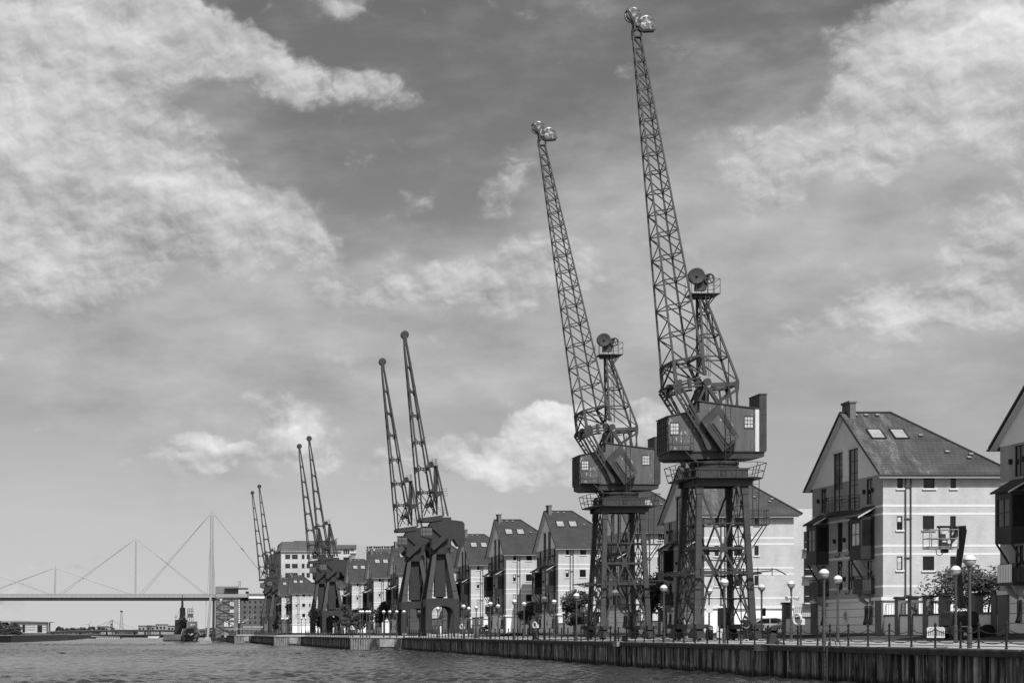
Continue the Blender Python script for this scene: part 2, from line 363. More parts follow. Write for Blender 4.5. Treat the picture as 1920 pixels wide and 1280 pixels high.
# ------------------------------------------------------------------ water and ground
WZ = -1.9
def water():
    m = bpy.data.materials.new('dock_water'); m.use_nodes = True; t = m.node_tree; b = t.nodes['Principled BSDF']
    b.inputs['Base Color'].default_value = g3(.022); b.inputs['Roughness'].default_value = .12; b.inputs['IOR'].default_value = 1.33
    tcn = t.nodes.new('ShaderNodeTexCoord'); h = None
    for sc, am, st, off in ((1.6, .5, (1, .7, 1), 4), (5.5, .2, (1, .8, 1), 9)):
        mp = t.nodes.new('ShaderNodeMapping'); mp.inputs['Scale'].default_value = st; mp.inputs['Location'].default_value = (off, off, 0)
        mp.inputs['Rotation'].default_value = (0, 0, R(25))
        t.links.new(tcn.outputs['Object'], mp.inputs[0]); z = t.nodes.new('ShaderNodeTexNoise'); z.inputs['Scale'].default_value = sc
        z.inputs['Detail'].default_value = 3; z.inputs['Roughness'].default_value = .55; t.links.new(mp.outputs[0], z.inputs['Vector'])
        k = t.nodes.new('ShaderNodeMath'); k.operation = 'MULTIPLY'; k.inputs[1].default_value = am; t.links.new(z.outputs['Fac'], k.inputs[0])
        if h is None: h = k.outputs[0]
        else:
            a = t.nodes.new('ShaderNodeMath'); t.links.new(h, a.inputs[0]); t.links.new(k.outputs[0], a.inputs[1]); h = a.outputs[0]
    bp = t.nodes.new('ShaderNodeBump'); bp.inputs['Strength'].default_value = 1.0; bp.inputs['Distance'].default_value = .12
    t.links.new(h, bp.inputs['Height']); t.links.new(bp.outputs[0], b.inputs['Normal'])
    import numpy as np
    rs = np.random.RandomState(3); waves = []
    for k in range(60):
        lam = .6 * 1.027 ** k; th = R(25) + rs.normal(0, .8)
        waves.append((2*PI/lam*math.cos(th), 2*PI/lam*math.sin(th), lam*.0105, rs.uniform(0, 6.28), lam))
    V, Fc = [], []; n0 = 0
    def zone(x0, x1, y0, y1, dx, dy, drop):
        nonlocal n0
        xs = np.linspace(x0, x1, int((x1-x0)/dx)+1); ys = np.linspace(y0, y1, int((y1-y0)/dy)+1); X, Y = np.meshgrid(xs, ys)
        Z = np.zeros_like(X); gx = .75 + .5*np.sin(X*.031+Y*.013) * np.sin(Y*.021 - X*.017+1)
        for kx, ky, am, ph, lam in waves:
            if lam > 2.2*min(dx, dy): Z += am*np.sin(kx*X + ky*Y + ph)
        Z = WZ + Z*gx*.82 - drop
        V.append(np.stack([X, Y, Z], -1).reshape(-1, 3)); nx, ny = len(xs), len(ys)
        i = (np.arange(ny-1)[:, None]*nx + np.arange(nx-1)[None, :]).reshape(-1) + n0
        Fc.append(np.stack([i, i+1, i+nx+1, i+nx], -1)); n0 += nx*ny
    zone(-40, 35, 66, 180, .22, .3, 0); zone(-60, 35, 180, 420, .36, .6, 0); zone(-140, 60, 420, 1150, 1.1, 1.8, 0)
    V = np.concatenate(V); Fc = np.concatenate(Fc)
    big = np.array([(-4000, -300, WZ-.35), (4000, -300, WZ-.35), (4000, 1150, WZ-.35), (-4000, 1150, WZ-.35)]); V = np.concatenate([V, big]); Fc = np.concatenate([Fc, [[n0, n0+1, n0+2, n0+3]]])
    me = bpy.data.meshes.new('water'); me.vertices.add(len(V)); me.vertices.foreach_set('co', V.reshape(-1).astype(np.float32))
    me.loops.add(len(Fc)*4); me.loops.foreach_set('vertex_index', Fc.reshape(-1).astype(np.int32)); me.polygons.add(len(Fc))
    me.polygons.foreach_set('loop_start', np.arange(0, len(Fc)*4, 4, dtype=np.int32)); me.polygons.foreach_set('loop_total', np.full(len(Fc), 4, dtype=np.int32)); me.update(calc_edges=True)
    me.polygons.foreach_set('use_smooth', [True]*len(Fc)); me.materials.append(m)
    o = bpy.data.objects.new('water', me); COL.objects.link(o); tag(o, kind='structure')
water()
def strip(name, m, ts, dz, Y0=40, Y1=640):
    w = MB()
    for a, b, e0, e1 in SEG:
        ys = [a + (b - a) * i / max(1, int((b - a) / 12)) for i in range(int((b - a) / 12) + 1)]
        for y0, y1 in zip(ys, ys[1:]):
            for t0, t1 in zip(ts, ts[1:]):
                def P(t, y):
                    e = e0 + (e1 - e0) * (y - a) / (b - a)
                    z = .0235 * min(t, 9.6) + (0 if t < 9.6 else min((t - 9.6) / 3.0, 1) * .33)
                    return (e + t, y, z + dz)
                w.add([P(t0, y0), P(t1, y0), P(t1, y1), P(t0, y1)], [(0, 1, 2, 3)])
    return tag(w.build(name, m), kind='structure')
strip('quay_pavement', paving, [.28, 2.5, 5, 7.5, 9.3], 0)
strip('kerb', concrete, [9.3, 9.6], .045)
strip('road', tarmac, [9.6, 11, 12.6, 26], 0)
gd = MB(); gd.poly([(26, 640, .5), (3500, 640, .5), (3500, 6000, .5), (26, 6000, .5)])
for x, a, b in ((59, 30, 287), (50, 287, 376), (43, 376, 476), (38, 476, 640)): gd.poly([(x, a, .5), (3500, a, .5), (3500, b, .5), (x, b, .5)])
tag(gd.build('ground', earth), kind='structure')
fl = MB(); fl.add([(-4000, 1060, WZ-1), (26, 1060, WZ-1), (26, 6000, WZ-1), (-4000, 6000, WZ-1), (-4000, 1060, -.6), (26, 1060, -.6), (26, 6000, -.4), (-4000, 6000, -.4)], [(4,5,6,7),(0,1,5,4)])
fl.poly([(13.9, 640, .3), (40, 640, .3), (40, 1070, .3), (13.9, 1070, .3)])
fl.poly([(13.9, 640, -2.5), (13.9, 1070, -2.5), (13.9, 1070, .3), (13.9, 640, .3)])
tag(fl.build('terrain', earth), kind='structure')
# crane rails set in the paving
rl = MB()
for x in (37.2, 41.4): rl.box(x-.04, x+.04, 60, 286, ground(x, 100)+.002, ground(x, 100)+.03)
tag(rl.build('crane_track', steeld), kind='structure')
# ------------------------------------------------------------------ quay walls
for i, (a, b, e0, e1) in enumerate(SEG):
    lab = ['long sheet piled quay wall with dark rust streaks along the near quay', 'sheet piled quay wall running back beyond the first step in the quay',
           'quay wall beyond the second step, below the middle pair of slender cranes', 'far quay wall beside the foot of the bridge'][i]
    q = thing('quay_wall', lab, 'quay wall', (e0, a, 0), group='stepped walls of the quay')
    w = MB(); n = int((b - a) / .8) if i < 3 else int((b-a)/1.6)
    pitch = (b - a) / n; prof = []
    for k in range(n):
        y = k * pitch
        for dy, dx in ((0, 0), (.3, 0), (.42, .2), (.78, .2)): prof.append((dx + .05 + (e1 - e0) * y / (b - a), y + dy * pitch / .9))
    vs = [(x, y, WZ-1) for x, y in prof] + [(x, y, -.32) for x, y in prof]; m_ = len(prof)
    w.add(vs, [(k, k+1, m_+k+1, m_+k) for k in range(m_-1)]); w.build('sheet_piling', pile, q, fix=False)
    w = MB(); rnd = random.Random(5 + i); y = 0.0; Lt = b - a
    while y < Lt - .5:
        l = min(rnd.choice((2.2, 3.1, 4.5, 6.0)), Lt - y); z1 = rnd.uniform(-.008, .012); xo = rnd.uniform(-.02, .02)
        x0 = (e1 - e0) * y / Lt; x1 = (e1 - e0) * (y + l) / Lt
        w.prism([(x0-.08+xo, y+.012), (x0+.3, y+.012), (x1+.3, y+l-.012), (x1-.08+xo, y+l-.012)], -.33 + rnd.uniform(0, .02), z1 + .012, 'z'); y += l
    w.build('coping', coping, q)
    if i < 3:
        w = MB(); y = 1.3
        while y < b - a:
            x = (e1 - e0) * y / (b - a); w.box(x-.12, x+.04, y, y+.22, WZ-.6, WZ + (.35 if i == 0 else .5)); y += 3.2
        w.build('fender_post', steeld, q)
# faces of the steps, lit by the sun
for i, (Y, x0, x1, c) in enumerate(((287, 26.4, 34.6, 1), (376, 19.2, 24.9, 1), (476, 14.2, 18.7, 1))):
    s = thing('step_wall', ['patched pale facing of the nearest step in the quay', 'patched facing of the step in the quay below the middle pair of slender cranes',
        'low facing of the farthest step in the quay beside the lift tower'][i], 'quay wall', (x0, Y, 0), group='faces of the steps in the quay')
    L = x1 - x0; w = MB(); w.box(0, L, 0, .4, WZ-1, -.2); w.build('facing', stepm, s)
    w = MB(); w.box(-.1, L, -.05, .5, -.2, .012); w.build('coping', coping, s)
    w = MB(); w.box(L*.55, L*.82, -.12, .02, -1.45, -.25); w.build('patch', concrete, s)
    w = MB()
    for k in range(7): w.box(.15 + k*.38, .3 + k*.38, -.16, .02, WZ-.3, -.3)
    w.build('fender_post', concrete, s)
# pale repair in the coping, and iron ladders with hand loops
for X, Y, nm in ((34.28, at(1430, 0, 100).y, 'x'),):
    pass
def patchblock(px, l, label):
    Y = F * 34.4 / (px - CX); b = thing('coping_block', label, 'stone block', (34.35, Y, 0))
    w = MB(); w.box(-.16, .35, -l/2, l/2, -.36, .035); w.build('block', concrete, b)
    w = MB(); w.box(-.17, -.155, -l/2+.1, -l/2+.45, -.2, -.05); w.build('recess', black, b)
patchblock(1429, 1.7, 'pale repaired coping block beside the big mooring bollard')
patchblock(1157, 1.5, 'pale repaired coping block below the left lattice crane')
def ladder(px, label):
    Y = F * 34.3 / (px - CX); b = thing('quay_ladder', label, 'ladder', (34.2, Y, 0))
    w = MB()
    for s in (-.22, .22): w.box(-.16, -.1, s-.03, s+.03, WZ-.8, .03)
    for k in range(8): w.tube((-.13, -.22, -.25-.27*k), (-.13, .22, -.25-.27*k), .018, 5)
    w.build('rungs_and_stiles', steeld, b)
    for s in (-.3, .3):
        w = MB(); pts = [(-.1+.32-.32*math.cos(t), s, .42*math.sin(t)+.0) for t in [PI*k/8 for k in range(9)]]
        w.path(pts, .025, 6); w.build('hand_loop', post, b)
ladder(1556, 'iron quay ladder with curved hand loops on the near quay wall')
# ------------------------------------------------------------------ lattice cranes (near pair)
XA, YA = 39.3, 137.0
def LA(px, py, yl):                                            # photo pixel of the nearer lattice crane -> local point at depth yl
    p = at(px, py, YA + yl); return Vector((p.x - XA, yl, p.z - .11))
def lerp(a, b, t): return Vector(a) * (1-t) + Vector(b) * t
def lattice_crane():
    c = thing('harbour_crane', 'nearest and tallest lattice crane with a white strip on its cab', 'crane', (XA, YA, .11), group='two lattice cranes on the near quay')
    # legs
    def leg(sx, sy, z):
        t = (z - 1.0) / 10.4; return Vector((sx * (2.02 - .4*t), sy * (2.7 - .8*t), z))
    for sx in (-1, 1):
        for sy in (-1, 1):
            w = MB(); w.bar(leg(sx, sy, .95), leg(sx, sy, 11.5), .44, .36, .38, .34)
            for z in (3.0, 4.0, 7.6, 9.7): w.bar(leg(sx, sy, z), leg(sx, sy, z+.06), .47, .39)
            w.bar(leg(sx, sy, 10.6), leg(sx, sy, 11.35), .5, .42)
            w.build('leg', steel, c)
            # bogie under the leg
            x, y = sx * 2.02, sy * 2.7
            b = MB(); b.prism([(y-1.15, .18), (y+1.15, .18), (y+1.15, .5), (y+.45, .86), (y-.45, .86), (y-1.15, .5)], x-.3, x+.3, 'x')
            b.box(x-.36, x+.36, y-.75, y+.75, .3, .6); b.box(x-.2, x+.2, y-.22, y+.22, .8, 1.0)
            bo = b.build('bogie', steeld, c)
            for k in (-.62, .62):
                b = MB(); b.lathe([(.3, -.09), (.34, -.08), (.34, -.05), (.29, -.04), (.29, .09)], (x, y+k, .3), 14, 'x'); b.build('wheel', black, bo)
            b = MB(); b.box(x-.62*0-.18, x+.18, y+1.15, y+1.75, .25, .32); b.box(x-.18, x+.18, y+1.15, y+1.75, .42, .5); b.build('buffer', steeld, bo)
    w = MB()
    for sx in (-1, 1): w.box(sx*2.02-.28, sx*2.02+.28, -3.5, 3.5, .86, 1.22)
    for sy in (-1, 1): w.box(-2.75, -1.25, sy*2.7-.24, sy*2.7+.24, .9, 1.2); w.box(1.25, 2.75, sy*2.7-.24, sy*2.7+.24, .9, 1.2)
    w.build('sill_beam', steeld, c)
    for sy in (-1, 1):                                         # near and far faces
        w = MB()
        def f(u, z): return lerp(leg(-1, sy, z), leg(1, sy, z), u)
        zb, zc = 6.7, 5.0
        w.bar(f(-.03, zb), f(1.03, zb), .18, .16); w.bar(f(0, 8.5), f(1, 8.5), .08); w.bar(f(0, zc), f(1, zc), .12)
        m = f(.5, zb)
        w.bar(f(0, 11.3), m, .12); w.bar(f(1, 11.3), m, .12)
        w.bar(m, f(.31, zc), .12); w.bar(m, f(.72, zc), .12)
        w.bar(f(.03, zb), f(.31, zc), .15); w.bar(f(.97, zb), f(.72, zc), .15)
        w.bar(f(.31, zc-.05), f(.18, 3.7), .14); w.bar(f(.18, 3.7), f(.06, 1.25), .14)
        w.bar(f(.70, zc-.05), f(.84, 3.7), .14); w.bar(f(.84, 3.7), f(.96, 1.25), .14)
        w.bar(f(.02, 4.7), f(.17, 3.75), .1); w.bar(f(.98, 4.7), f(.85, 3.75), .1)
        w.prism([(m.x-.3, zb-.3), (m.x+.3, zb-.3), (m.x+.2, zb+.35), (m.x-.2, zb+.35)], m.y-.12, m.y-.09)
        for u in (.31, .71):
            g = f(u, zc); w.prism([(g.x-.2, zc-.15), (g.x+.2, zc-.15), (g.x+.14, zc+.25), (g.x-.14, zc+.25)], g.y-.12, g.y-.09)
        w.box(leg(-1,sy,1.3).x+.1, leg(-1,sy,1.3).x+.5, sy*2.7-.05, sy*2.7+.05, 1.2, 1.75); w.box(leg(1,sy,1.3).x-.5, leg(1,sy,1.3).x-.1, sy*2.7-.05, sy*2.7+.05, 1.2, 1.75)
        w.build('face_bracing', steel, c)
    w = MB(); lv = [11.2, 8.5, 6.7, 5.0, 3.1, 1.25]
    for sx in (-1, 1):
        def f(u, z): return lerp(leg(sx, -1, z), leg(sx, 1, z), u)
        for z in lv[1:-1]: w.bar(f(0, z), f(1, z), .12)
        for a, b in zip(lv, lv[1:]):
            m = (a + b) / 2
            for u0, u1 in ((0, .5), (.5, 1)):
                w.bar(f(u0, a), f(u1, b), .07); w.bar(f(u1, a), f(u0, b), .07)
            w.bar(f(.5, a), f(.5, b), .06); w.bar(f(.17, m), f(.83, m), .05)
        w.bar(f(.12, 1.3), f(.12, 11), .09); w.bar(f(.88, 1.3), f(.88, 11), .09)
    for z in (3.1, 5.9, 8.5):                                  # cross bracing inside
        w.bar(leg(-1, -1, z), leg(1, 1, z), .06); w.bar(leg(1, -1, z), leg(-1, 1, z), .06)
    w.build('side_lattice', steel, c)
    w = MB(); z = 4.85; X_, Y_ = 2.35, 3.0                     # cable guard frame round the portal
    for a, b in (((-X_-.2,-Y_),(X_+.2,-Y_)), ((X_,-Y_),(X_,Y_)), ((X_,Y_),(-X_,Y_)), ((-X_,Y_),(-X_,-Y_))): w.bar((*a, z), (*b, z), .12, .13)
    w.build('guard_beam', steel, c)
    w = MB(); o = .95
    pts = [(-X_-o, -Y_-.1, z+.1), (-X_, -Y_-o, z+.28), (X_+.9, -Y_-o, z+.28), (X_+1.75, -Y_-o*.6, z-.1)]
    for p, q in zip(pts, pts[1:]): w.bar(p, q, .07)
    pts = [(-X_-o, -Y_-.1, z+.1), (-X_-o, Y_+o, z+.1), (X_, Y_+o, z+.2), (X_+o, Y_, z+.2), (X_+o, -Y_, z+.2)]
    for p, q in zip(pts, pts[1:]): w.bar(p, q, .07)
    for k in range(6): x = -X_ + .2 + k*1.02; w.bar((x, -Y_-o-.15, z+.34), (x+.35, -Y_, z-.15), .06)
    for k in range(6): y = -Y_ + k*1.1; w.bar((-X_-o-.1, y, z+.16), (-X_, y+.3, z-.15), .06)
    w.build('cable_guard', steel, c)
    w = MB()                                                   # side landing, its cage and ladder
    w.box(1.5, 3.35, -2.2, -1.0, 8.36, 8.44); w.bar((3.2, -2.1, 8.36), (2.15, -2.1, 6.7), .07); w.bar((3.2, -1.1, 8.36), (2.15, -1.1, 6.9), .07)
    for x, y in ((1.9,-2.2),(2.6,-2.2),(3.35,-2.2),(3.35,-1.6),(3.35,-1.0),(2.6,-1.0)): w.tube((x, y, 8.4), (x, y, 9.45), .025, 5)
    for zz in (8.95, 9.45): w.path([(1.8,-2.2,zz),(3.35,-2.2,zz),(3.35,-1.0,zz),(2.4,-1.0,zz)], .022, 5)
    w.build('side_landing', steel, c)
    w = MB()
    for x in (2.15, 2.6): w.tube((x, -2.05, 8.4), (x, -2.3, 11.8), .03, 5)
    for k in range(11): zz = 8.6 + k*.3; y = -2.05 - .25*(zz-8.4)/3.4; w.tube((2.15, y, zz), (2.6, y, zz), .015, 4)
    w.build('ladder', steel, c)
    # top platform
    w = MB(); w.prism([(-2.7,-1.6),(-1.9,-2.75),(2.1,-2.75),(2.95,-1.9),(2.95,2.2),(2.0,3.1),(-1.9,3.3),(-2.7,2.6)], 11.72, 11.82, 'z')
    w.prism([(-2.0,-2.3),(2.1,-2.3),(1.5,-1.9),(-1.4,-1.9)], 11.2, 11.72, 'z')
    for y in (-1.9, 1.9): w.box(-2.1, 2.1, y-.16, y+.16, 11.3, 11.72)
    for x in (-1.7, 1.7): w.box(x-.16, x+.16, -1.7, 1.7, 11.3, 11.7)
    w.build('platform_deck', steeld, c)
    w = MB(); w.box(-1.85, 1.9, -1.95, 1.95, 11.82, 12.5); w.box(-1.95, 2.0, -2.05, 2.05, 12.42, 12.5); w.box(-1.95, 2.0, -2.05, 2.05, 11.823, 11.88)
    for k in range(5): w.box(-1.5+k*.75-.03, -1.5+k*.75+.03, -2.0, -1.94, 11.9, 12.42)
    w.build('ring_beam', steel, c)
    w = MB(); ring = [(-2.7,-1.6),(-1.9,-2.75),(2.1,-2.75),(2.95,-1.9),(2.95,2.2),(2.0,3.1),(-1.9,3.3),(-2.7,2.6)]
    def rp(p, z): return (p[0]*(1+.08*(z-11.8)), p[1]*(1+.08*(z-11.8)), z)
    for zz in (12.3, 12.85): w.path([rp(p, zz) for p in ring + ring[:1]], .025, 5)
    for p, q in zip(ring, ring[1:] + ring[:1]):
        n = max(1, round((Vector(p) - Vector(q)).length / 1.3))
        for k in range(n):
            m = (p[0]+(q[0]-p[0])*k/n, p[1]+(q[1]-p[1])*k/n); w.tube(rp(m, 11.75), rp(m, 12.85), .03, 5)
    w.build('platform_railing', steel, c)
    w = MB(); w.lathe([(1.5, 12.5), (1.75, 12.55), (1.75, 12.72), (1.62, 12.74), (1.62, 12.82), (1.75, 12.84), (1.75, 13.05), (1.5, 13.1), (1.0, 13.35)], (0, 0, 0), 28)
    w.build('slewing_ring', steeld, c)
    w = MB(); w.box(-2.15, -1.75, -1.1, -.5, 11.83, 12.5); w.lathe([(.25, 0), (.3, .1), (.3, .5), (.18, .62)], (-2.0, -.4, 12.0), 10); w.path([(-1.9,-.8,12.4),(-2.2,-.7,13.2)], .04); w.path([(-1.7,-.8,12.4),(-2.4,-.6,13.3)], .03)
    w.build('drive_motor', steeld, c)
    # cab
    yn, yf = -1.6, 1.6
    w = MB(); w.prism([(-3.76, 13.72), (2.79, 13.72), (2.79, 16.78), (-.02, 17.13), (-1.5, 17.32), (-1.52, 16.62), (-2.6, 16.46), (-3.76, 16.25)], yn, yf)
    cab = w.build('cab', steelp, c)
    w = MB(); w.prism([(-3.68, 13.3), (-3.3, 13.16), (2.2, 13.22), (3.2, 13.36), (3.2, 13.68), (-3.7, 13.68)], yn+.06, yf-.06); w.box(-3.8, 3.28, yn-.04, yf+.04, 13.68, 13.76); w.build('cab_underframe', steeld, cab)
    w = MB()
    for p, q in (((-3.86, 16.25), (-2.6, 16.5)), ((-2.6, 16.5), (-1.5, 16.66)), ((-1.6, 17.36), (0, 17.15)), ((0, 17.15), (2.9, 16.8))):
        w.bar((p[0], 0, p[1]+.03), (q[0], 0, q[1]+.03), 3.36, .07, up=(0, 0, 1))
    w.build('cab_roof', steel, cab)
    w = MB()                                                   # glazed front end
    for k in range(6): y = yn + .12 + k*.59; w.box(-3.83, -3.76, y-.03, y+.03, 13.8, 16.2)
    for z in (14.2, 14.7, 15.2, 15.7, 16.15): w.box(-3.81, -3.76, yn, yf, z-.025, z+.025)
    w.build('front_glazing_bars', steel, cab)
    def win(x0, x1, z0, z1):
        f_ = MB(); f_.box(x0-.05, x1+.05, yn-.05, yn-.003, z0-.05, z0); f_.box(x0-.05, x1+.05, yn-.06, yn-.003, z1, z1+.06)
        for x in (x0-.05, x0+(x1-x0)/3-.015, x0+(x1-x0)*2/3-.015, x1): f_.box(x, x+(.05 if x in (x0-.05, x1) else .03), yn-.045, yn-.004, z0, z1)
        for k in (1, 2): z = z0+(z1-z0)*k/3; f_.box(x0, x1, yn-.043, yn-.005, z-.015, z+.015)
        fo = f_.build('window', steeld, cab)
        p = MB(); p.box(x0, x1, yn-.02, yn-.006, z0, z1); p.build('pane', glassl, fo)
    win(-3.62, -3.05, 14.98, 15.78); win(1.75, 2.35, 15.45, 16.25)
    w = MB(); w.prism([(2.83, -1.6), (3.35, -1.6), (3.35, .85), (2.83, .85)], 13.76, 17.85, 'z'); w.box(2.80, 3.4, -1.65, .9, 17.85, 17.92)
    for z in (14.9, 16.4): w.box(2.815, 3.365, -1.615, .865, z-.02, z+.02)
    w.build('counterweight_box', steel, c)
    w = MB(); w.box(2.5, 2.78, yn-.09, yn-.004, 13.72, 16.76); w.build('cab_white_strip', white, c)
    w = MB()                                                   # small access balcony on the near side
    w.box(-3.7, -2.05, yn-.6, yn-.01, 13.74, 13.8)
    for x in (-3.65, -2.9, -2.1): w.tube((x, yn-.58, 13.78), (x, yn-.58, 14.85), .022, 5)
    for z in (14.3, 14.85): w.path([(-3.65, yn, z), (-3.65, yn-.58, z), (-2.1, yn-.58, z), (-2.1, yn, z)], .02, 5)
    for s in (0, .3): w.bar((-2.7, yn-.2-s, 13.7), (-1.75, yn-.2-s, 12.9), .05)
    w.build('cab_balcony', steel, c)
    # slanting counterweight on the side of the cab, with its panel and ladder
    for sy, ya, yb in ((-1, -1.66, -2.5), (1, 1.66, 2.5)):
        def Q(px, py): p = LA(px, py, -2.5); return (p.x, p.z)
        pl = [Q(1315.5, 790), Q(1348.5, 758.5), Q(1387, 820.5), Q(1355.5, 847)]
        w = MB(); w.prism(pl, ya, yb); cwt = w.build('counterweight_arm', steel, c)
        cx_, cz_ = sum(p[0] for p in pl)/4, sum(p[1] for p in pl)/4
        d1 = (Vector(pl[3]) - Vector(pl[0])).normalized(); d2 = (Vector(pl[1]) - Vector(pl[0])).normalized()
        cc = Vector((cx_, cz_)) + d1*.15
        def rect(a0, a1, b0, b1): return [tuple(cc + d1*a + d2*b) for a, b in ((a0, b0), (a1, b0), (a1, b1), (a0, b1))]
        w = MB(); w.prism(rect(-1.0, 1.05, -.42, .42), yb, yb + sy*.06); w.prism(rect(-.95, 1.0, -.3, .22), yb + sy*.06, yb + sy*.12)
        w.build('raised_panel', steelp, cwt)
        w = MB(); w.prism(rect(-.85, 1.0, -.3, -.22), yb + sy*.12, yb + sy*.14); w.build('dark_slot', black, cwt)
        w = MB(); w.prism(rect(-.8, .8, .46, .6), yb, yb + sy*.08); w.build('side_flange', steel, cwt)
    w = MB()
    for x in (.05, .42): w.tube((x, -2.72, 12.6), (x, -2.72, 17.9), .025, 5)
    for k in range(17): w.tube((.05, -2.72, 12.8+.3*k), (.42, -2.72, 12.8+.3*k), .015, 4)
    w.build('cab_ladder', steeld, c)
    # luffing arms beside the cab
    for yy, a, b, e in ((-2.0, (1270, 733), (1319.5, 812), (1328.5, 839)), (1.45, (1240.5, 735), (1290, 812), (1300, 839))):
        p, q, r_ = LA(*a, yy), LA(*b, yy), LA(*e, yy); d = (q - p).normalized(); nrm = Vector((d.z, 0, -d.x))
        w = MB(); n1 = nrm if nrm.x > 0 else -nrm
        w.bar(p - n1*.2, q - n1*.2, .14, .16); w.bar(p + n1*.06, q + n1*.06, .1, .16); w.bar(p + n1*.42, q + n1*.12, .16, .2)
        for k in range(8): m = lerp(p, q, .05 + k*.13); w.bar(m - n1*.2, m + n1*.1, .14, .1)
        w.bar(lerp(p, q, .85), r_, .34, .22); w.lathe([(.18, -.11), (.18, .11)], tuple(r_), 12, 'y')
        w.build('luffing_arm', steel, c)
    # gusset plates and beams over the cab
    YN, YF = -1.3, 1.26
    def pl(pts, y, t=.1):
        return [((lambda v: (v.x, v.z))(LA(px, py, y))) for px, py in pts]
    w = MB()
    for y, sh in ((YN, 0), (YF, -17.5)):
        k = lambda pts: [(px + sh, py + (0 if sh == 0 else 9)) for px, py in pts]
        w = MB(); w.prism(pl(k([(1261, 722), (1268, 712), (1278, 711), (1279, 728), (1275, 739), (1266, 736)]), y), y-.06, y+.06); w.build('gusset_plate', steel, c)
        w = MB(); w.prism(pl(k([(1313, 706), (1322, 700), (1332, 706), (1334.5, 714), (1333, 726), (1325, 730.5), (1317, 727)]), y), y-.08, y+.08)
        w = MB(); w.prism(pl(k([(1375, 719), (1381, 711), (1386, 715), (1385.5, 730), (1380, 732)]), y), y-.06, y+.06); w.build('gusset_plate', steel, c)
        w.build('gusset_plate', steel, c); w = MB(); w.lathe([(.28, -.14), (.28, .14)], tuple(LA(1326+sh, 716, y)), 16, 'y'); w.build('pivot_boss', steel, c)
    w = MB()
    for y, sh, dv in ((YN, 0, 0), (YF, -17.5, 9)):
        def b(a, z, t, t2=None): w.bar(LA(a[0]+sh, a[1]+dv, y), LA(z[0]+sh, z[1]+dv, y), t, t2)
        b((1276, 716), (1314, 707), .1); b((1276, 721), (1314, 716), .1); b((1277, 727), (1315, 722), .14); b((1292, 708), (1294, 728), .22)
        b((1332, 719), (1378, 717), .1); b((1333, 723), (1378, 721), .16); b((1333, 726), (1362, 727), .08)
        b((1320, 730), (1303, 768), .16); b((1329, 728), (1349, 760), .26); b((1324, 730), (1324, 762), .12)
        b((1382, 730), (1343, 757), .16); b((1381, 731), (1383, 762), .12); b((1366, 724), (1373, 762), .12); b((1384, 730), (1380, 760), .08)
    for a in ((1270, 722), (1323, 716), (1380, 720)): w.bar(LA(*a, YN), LA(a[0]-17.5, a[1]+9, YF), .2)
    w.bar(LA(1275, 737, YN), LA(1243, 745, YF), .12); w.bar(LA(1292, 716, YN), LA(1275, 724, YF), .1)
    w.build('cab_top_frame', steel, c)
    w = MB(); w.box(-1.3, -.55, -.6, .7, 17.2, 18.2); w.lathe([(.45, -.5), (.45, .6)], (-.9, 0, 18.2), 14, 'y')
    w.build('winch', steeld, c)
    # raking tower
    tn = [LA(1312, 551, -.45), LA(1321, 702, YN)]; tf = [LA(1306.5, 552, .45), LA(1308, 706, YF)]
    rn = [LA(1320, 551, -.45), LA(1332.5, 583, -.62), LA(1384, 714, YN)]; rf = [LA(1313.6, 552, .45), LA(1325.7, 587, .6), LA(1366.5, 722, YF)]
    w = MB(); w.bar(tn[0], tn[1], .15); w.bar(tf[0], tf[1], .15)
    for r_ in (rn, rf): w.bar(r_[0], r_[1], .13); w.bar(r_[1], r_[2], .15)
    def on(line, z):
        for a, b in zip(line, line[1:]):
            if b.z <= z <= a.z: return lerp(a, b, (a.z - z) / (a.z - b.z))
        return Vector(line[-1])
    zs = [24.0, 22.35, 20.7]
    for z in zs:
        A, B, C_, D = on(tn, z), on(rn, z), on(rf, z), on(tf, z)
        for p, q in ((A, B), (D, C_), (A, D), (B, C_)): w.bar(p, q, .09)
    lvl = [25.1] + zs + [18.9]
    for k, (z0, z1) in enumerate(zip(lvl, lvl[1:])):
        w.bar(on(tn, z0), on(rn, z1), .08); w.bar(on(tf, z0), on(rf, z1), .08)
        w.bar(on(rn, z0), on(rf, z1), .06); w.bar(on(tn, z0), on(tf, z1), .06); w.bar(on(tf, z0), on(tn, z1), .06)
    w.build('raking_tower', steel, c)
    w = MB()
    for yy in (-.1, .25): w.tube(LA(1325, 553, yy), LA(1329, 706, yy), .025, 4)
    for k in range(20):
        t = (k + .5) / 20; w.tube(lerp(LA(1325, 553, -.1), LA(1329, 706, -.1), t), lerp(LA(1325, 553, .25), LA(1329, 706, .25), t), .018, 4)
    w.bar(LA(1323, 553, -.8), LA(1325, 706, -1.0), .03); w.bar(LA(1330, 553, -.8), LA(1332, 706, -1.0), .03)
    for k in range(20): t = (k+.5)/20; w.bar(lerp(LA(1323, 553, -.8), LA(1325, 706, -1.0), t), lerp(LA(1330, 553, -.8), LA(1332, 706, -1.0), t), .02)
    w.build('tower_ladder', steel, c)
    w = MB(); p0, p1 = LA(1296.5, 549, -.9), LA(1351, 546, -.9); z = p0.z
    w.box(p0.x, p1.x, -.9, .9, z-.06, z); w.bar((p1.x-.15, -.7, z), LA(1329, 571, -.6), .08); w.bar((p1.x-.15, .7, z), LA(1323, 574, .6), .08)
    w.box(p0.x+.3, p1.x-.5, -.5, .5, z-.26, z-.06)
    w.build('tower_platform', steel, c)
    w = MB()
    for x in (p0.x+.02, p0.x+.35, p1.x-.9, p1.x-.45, p1.x-.02):
        for y in (-.88, .88): w.tube((x, y, z), (x, y, z+1.05), .022, 5)
